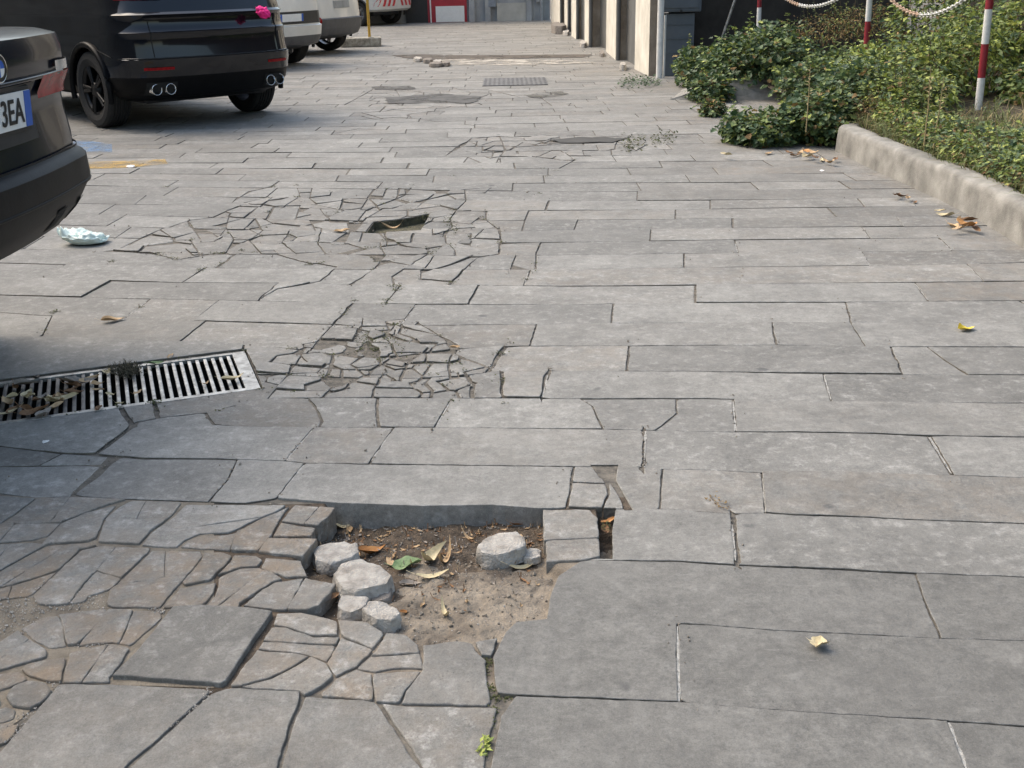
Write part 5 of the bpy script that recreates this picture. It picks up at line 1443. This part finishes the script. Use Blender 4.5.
# grey cabinet, white pipes
CAB = mat('grey cabinet plastic', (.085, .10, .115), .55, 0, .12, 6, .1, 40)
cD = 15.2
def cabx(px, z): 
    p = PD(px, 30, cD); return p.x
x0, x1 = cabx(665, 0), cabx(694.5, 0); X0, X1 = cabx(660, 0), cabx(701, 0)
e = empty('utility_cabinet', ((x0 + x1) / 2, cD + .15, 0), 0, 'grey two tier utility cabinet beside the white pipe', 'cabinet')
zt = PD(680, 12, cD).z
b = MB(); b.box((0, 0, zt / 2 - .01), (x1 - x0, .28, zt - .02), bev=.008); 
for k in range(3): b.box((0, -.145, .3 + .18 * k), (x1 - x0 - .04, .008, .008))
b.build('lower_box', CAB, e)
b = MB(); b.box((0, -.02, zt + .33), (X1 - X0, .34, .66), bev=.02); b.box((0, -.195, zt + .33), (X1 - X0 - .08, .012, .56), bev=.005); b.build('upper_box', CAB, e)
b = MB(); b.box((0, -.205, zt + .015), (.035, .02, .035), bev=.004); b.build('latch', PLASTIC, e)
PIPE = mat('white pipe', (.66, .65, .61), .5, 0, .12, 12)
p = PD(659.5, 60, 15.0); e = MB(); e.tube([(p.x, p.y, 0), (p.x, p.y, 3)], .042, 14); tag(e.build('pipe', PIPE), 'thick white pipe up the last pier', 'pipe')
p = PD(664.2, 58, 15.05); e = MB(); e.tube([(p.x, p.y, 0), (p.x, p.y, zt - .03)], .015, 10); tag(e.build('pipe', PIPE), 'thin white pipe at the side of the cabinet', 'pipe')

# right building: lit piers, dark door recesses
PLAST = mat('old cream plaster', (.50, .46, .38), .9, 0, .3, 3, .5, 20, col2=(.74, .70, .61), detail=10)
PLASTD = mat('plaster shade tone', (.16, .125, .09), .9, 0, .3, 4, .5, 20, col2=(.36, .31, .25), detail=10)
DOORM = mat('grey metal door', (.13, .13, .125), .6, .2, .25, 2, .2, 12)
DARKW = mat('dark stone wall', (.022, .019, .016), .95, 0, .4, 3, .7, 12, col2=(.055, .048, .04), detail=10)  # tree shade is put into the wall's dark colour
bd = empty('building', (P2(648, 76).x, P2(648, 76).y, 0), 0, 'cream plastered garage row with piers along the right side', 'building'); o0 = bd.location
piers = [(648.5, 76, 634.5, 69, 657), (615.6, 60, 606, 51.5, 629), (588.6, 47, 584.5, 44, 603), (576, 39, 571.5, 36, 582.5), (567.5, 31.5, 564.5, 29.5, 571), (560, 27, 551, 21.5, 565)]
back = []
for i, (nx_, ny_, fx, fy, rx) in enumerate(piers):
    a, c = P2(nx_, ny_), P2(fx, fy); t = (c - a).normalized(); dx = (P2(rx, ny_) - a).x
    b = MB(); w_ = dx; q = [a, Vector((a.x + w_, a.y)), Vector((c.x + w_ * 1.02, c.y)), c]
    vv = [Vector((p.x - o0.x, p.y - o0.y, z)) for z in (0, 3.6) for p in q]
    b.add(vv, [(0, 1, 5, 4), (2, 3, 7, 6), (4, 5, 6, 7)], 1); b.add(vv, [(3, 0, 4, 7), (1, 2, 6, 5)], 0)  # painted shade: camera-facing faces get a darker plaster than street faces
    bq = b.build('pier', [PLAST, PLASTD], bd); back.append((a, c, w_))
for (a, c, w_), (a2, c2, w2) in zip(back, back[1:]):
    s0, s1 = Vector((c.x + w_ * .8, c.y - .02)), Vector((a2.x + w2 * .8, a2.y + .02))
    b = MB(); vv = [Vector((p.x - o0.x, p.y - o0.y, z)) for z in (0, 3.2) for p in (s0, s1, s1 + Vector((.08, 0)), s0 + Vector((.08, 0)))]
    b.add(vv, [(0, 1, 5, 4), (1, 2, 6, 5), (2, 3, 7, 6), (3, 0, 4, 7)]); b.build('door', DOORM, bd)
    b = MB(); p_ = Vector((a2.x + .03, a2.y - .10, 0)) - Vector((o0.x, o0.y, 0)); b.tube([p_, p_ + Vector((0, 0, 3.2))], .035, 8); b.build('drainpipe', DOORM, bd)
aN, cF = back[0][0], back[-1][1]
b = MB(); vv = [Vector((p.x - o0.x, p.y - o0.y, z)) for z in (3.2, 5.5) for p in (Vector((aN.x + .02, aN.y)), Vector((cF.x + .02, cF.y)), Vector((cF.x + 3, cF.y)), Vector((aN.x + 3, aN.y)))]
b.add(vv, [(0, 1, 5, 4), (1, 2, 6, 5), (2, 3, 7, 6), (3, 0, 4, 7), (4, 5, 6, 7), (3, 2, 1, 0)]); b.build('upper_wall', PLAST, bd)
# rubble along the foot of the piers
for i, (x, y, s_) in enumerate(((623, 64, .10), (602, 52.5, .07), (583, 42.5, .10), (559, 25, .22), (566, 31, .10), (556, 24, .14))):
    p = P2(x, y); rq = [(x - s_ * 34, y), (x - s_ * 20, y - 2.2), (x + s_ * 20, y - 2.2), (x + s_ * 34, y), (x + s_ * 15, y + 1.2), (x - s_ * 16, y + 1.2)]
    rock('rubble_stone', rq, 0, s_ * .8, ['pale rubble stone at the foot of the second pier', 'small rubble stone in front of the third door', 'rubble stone at the foot of the third pier', 'biggest rubble stone near the far end of the piers', 'rubble stone at the foot of the fifth pier', 'farthest rubble stone by the last pier'][i], 'rubble', [PALE, PALE2][i % 2], 20 + i)
# dark wall behind the bed
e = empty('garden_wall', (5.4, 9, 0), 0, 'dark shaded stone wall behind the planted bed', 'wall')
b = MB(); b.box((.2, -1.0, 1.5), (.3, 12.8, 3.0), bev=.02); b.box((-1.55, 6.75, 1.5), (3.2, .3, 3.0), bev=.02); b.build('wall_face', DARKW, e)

# far end of the street
yE = P2(480, 21.5).y
EG = mat('grey render', (.24, .25, .26), .9, 0, .2, 2, .3, 20, col2=(.40, .41, .42)); EB = mat('cream block', (.36, .35, .32), .9, 0, .2, 3, .3, 20, col2=(.5, .49, .45)); REDD = mat('red door paint', (.33, .018, .03), .5, 0, .15, 3)
xl, xr_ = -9.0, 3.0
e = empty('building', (0, yE, 0), 0, 'grey rendered end wall with a red door across the far end', 'building')
def ex(px): return PD(px, 15, yE).x
b = MB(); b.box(((ex(550) + xl) / 2, .25, 2.2), (ex(550) - xl, .4, 4.4)); b.build('wall', EG, e)
b = MB(); b.box((ex(417), .02, 1.6), (ex(427) - ex(405), .08, 3.2)); b.build('dark_gate', PLASTIC, e)
d_ = empty('door'); d_.parent = e
b = MB(); b.box(((ex(428) + ex(467)) / 2, .0, 1.25), (ex(467) - ex(428), .10, 2.5)); b.build('door_panel', REDD, d_)
b = MB(); b.box(((ex(436) + ex(464.5)) / 2, -.065, .23), (ex(464.5) - ex(436), .02, .44)); b.build('white_kick_panel', PWHITE, d_)
b = MB(); b.tube([(ex(431), -.08, 0), (ex(431), -.08, 2.4)], .02, 8); b.build('door_bar', PWHITE, d_)
b = MB(); b.box((-11.2, -22 + .0, 3.5), (.6, 44.0, 7.0)); b.build('unseen_facade', PLASTD, e)  # unseen dark facade, added to darken the reflections in the cars
for px in (472, 488, 529): b = MB(); b.box((ex(px), .0, 1.6), (.16, .14, 3.2)); b.build('pilaster', EG, e)
b = MB(); b.box(((ex(497) + ex(526)) / 2, .0, .25), (ex(526) - ex(497), .12, .5)); b.build('plinth', EB, e)
b = MB(); b.box((ex(492.5), -.01, .75), (.22, .16, .7), bev=.02); b.build('meter_box', mat('blue grey box', (.22, .25, .29), .5), e)
b = MB(); b.box((ex(538), -.02, .9), (.12, .12, .8), bev=.02); b.tube([(ex(541.5), -.08, 0), (ex(541.5), -.08, 3)], .04, 8); b.build('downpipe', mat('zinc', (.35, .36, .37), .5, .4), e)

# yellow post on a concrete block
bp_ = P(360, 47); e = empty('post_base', (bp_.x, bp_.y, 0), 0, 'speckled concrete block holding the thin yellow pole', 'concrete block')
SPK = mat('speckled concrete', (.16, .14, .11), .9, 0, .3, 14, .5, 40, col2=(.50, .47, .40))
w_ = (P(379, 44).x - P(342, 44).x)
b = MB(); b.box((0, .25, .085), (w_, .5, .17), bev=.02, rz=.10); b.build('block', SPK, e)
b = MB(); yx = PD(369.5, 36, bp_.y + .25).x - bp_.x; b.tube([(yx, .25, .15), (yx, .25, 2.4)], .028, 10); b.build('pole', mat('yellow pole paint', (.46, .28, .04), .5, 0, .2, 10), e)
b = MB(); 
for s_ in (-1, 1): b.box((s_ * w_ * .28, .25, .172), (.10, .3, .02), bev=.006)
b.build('grip', SPK, e)

# worn places of the far roadway: sunk patches, exposed earth and broken stones
def worn_patch(name, px, col, seed, alo=.36, ahi=.5):
    pts = smooth_line([P2(*p) for p in px] + [P2(*px[0])], .1, .05, seed)[:-1]
    m = mat(name.replace('_', ' '), col, .9, 0, .35, 6); t = m.node_tree; n = t.nodes; l = t.links; bb = n['Principled BSDF']
    tc = n.new('ShaderNodeTexCoord'); nz = n.new('ShaderNodeTexNoise'); nz.inputs['Scale'].default_value = 2.5; nz.inputs['Detail'].default_value = 9; nz.inputs['Roughness'].default_value = .7
    rp = n.new('ShaderNodeValToRGB'); rp.color_ramp.elements[0].position = alo; rp.color_ramp.elements[1].position = ahi
    l.new(tc.outputs['Object'], nz.inputs['Vector']); l.new(nz.outputs['Fac'], rp.inputs[0]); l.new(rp.outputs[0], bb.inputs['Alpha'])
    tag(mesh_obj(name, [(p.x, p.y, .005 + .001 * (seed % 3)) for p in pts], [tuple(range(len(pts)))], m), kind='structure')
worn_patch('earth_patch', [(392,55.5),(420,54.5),(480,55.5),(592,54.5),(585,57.5),(500,59),(440,61),(405,58)], (.085, .070, .055), 1)
worn_patch('pale_patch', [(420,61),(470,59),(560,60),(600,63),(520,66),(440,65)], (.40, .37, .32), 2, .40, .6)
worn_patch('asphalt_patch', [(372,87),(410,86),(416,89.5),(375,90)], (.075, .072, .066), 3)
worn_patch('asphalt_patch', [(384,98),(440,94),(482,97),(470,103.5),(386,104)], (.085, .083, .078), 4)
worn_patch('asphalt_patch', [(548,140),(580,137.5),(628,138.5),(612,143.5),(560,143.5)], (.06, .058, .053), 5, .25, .4)
worn_patch('earth_patch', [(480,60),(490,56),(592,55),(590,57)], (.10, .095, .085), 6)
worn_patch('asphalt_patch', [(520,95),(560,91),(566,95),(540,99)], (.10, .095, .08), 7, .45, .6)
for i, (x, y, w_) in enumerate(((428, 59, 10), (438, 60.5, 9), (446, 62, 8), (418, 57.8, 9), (436, 62.8, 14))):
    rock('rubble_stone', [(x - w_/2, y), (x - w_/4, y - 1.3), (x + w_/3, y - 1.2), (x + w_/2, y), (x + w_/5, y + 1), (x - w_/3, y + .9)], .006, .05, ['broken stone left of centre in the far dip of the road', 'broken stone in the middle of the far dip of the road', 'broken stone at the right of the far dip of the road', 'broken stone leftmost in the far dip of the road', 'flat broken stone nearest in the far dip of the road'][i], 'rubble', [PALE2, PALE][i % 2], 40 + i)
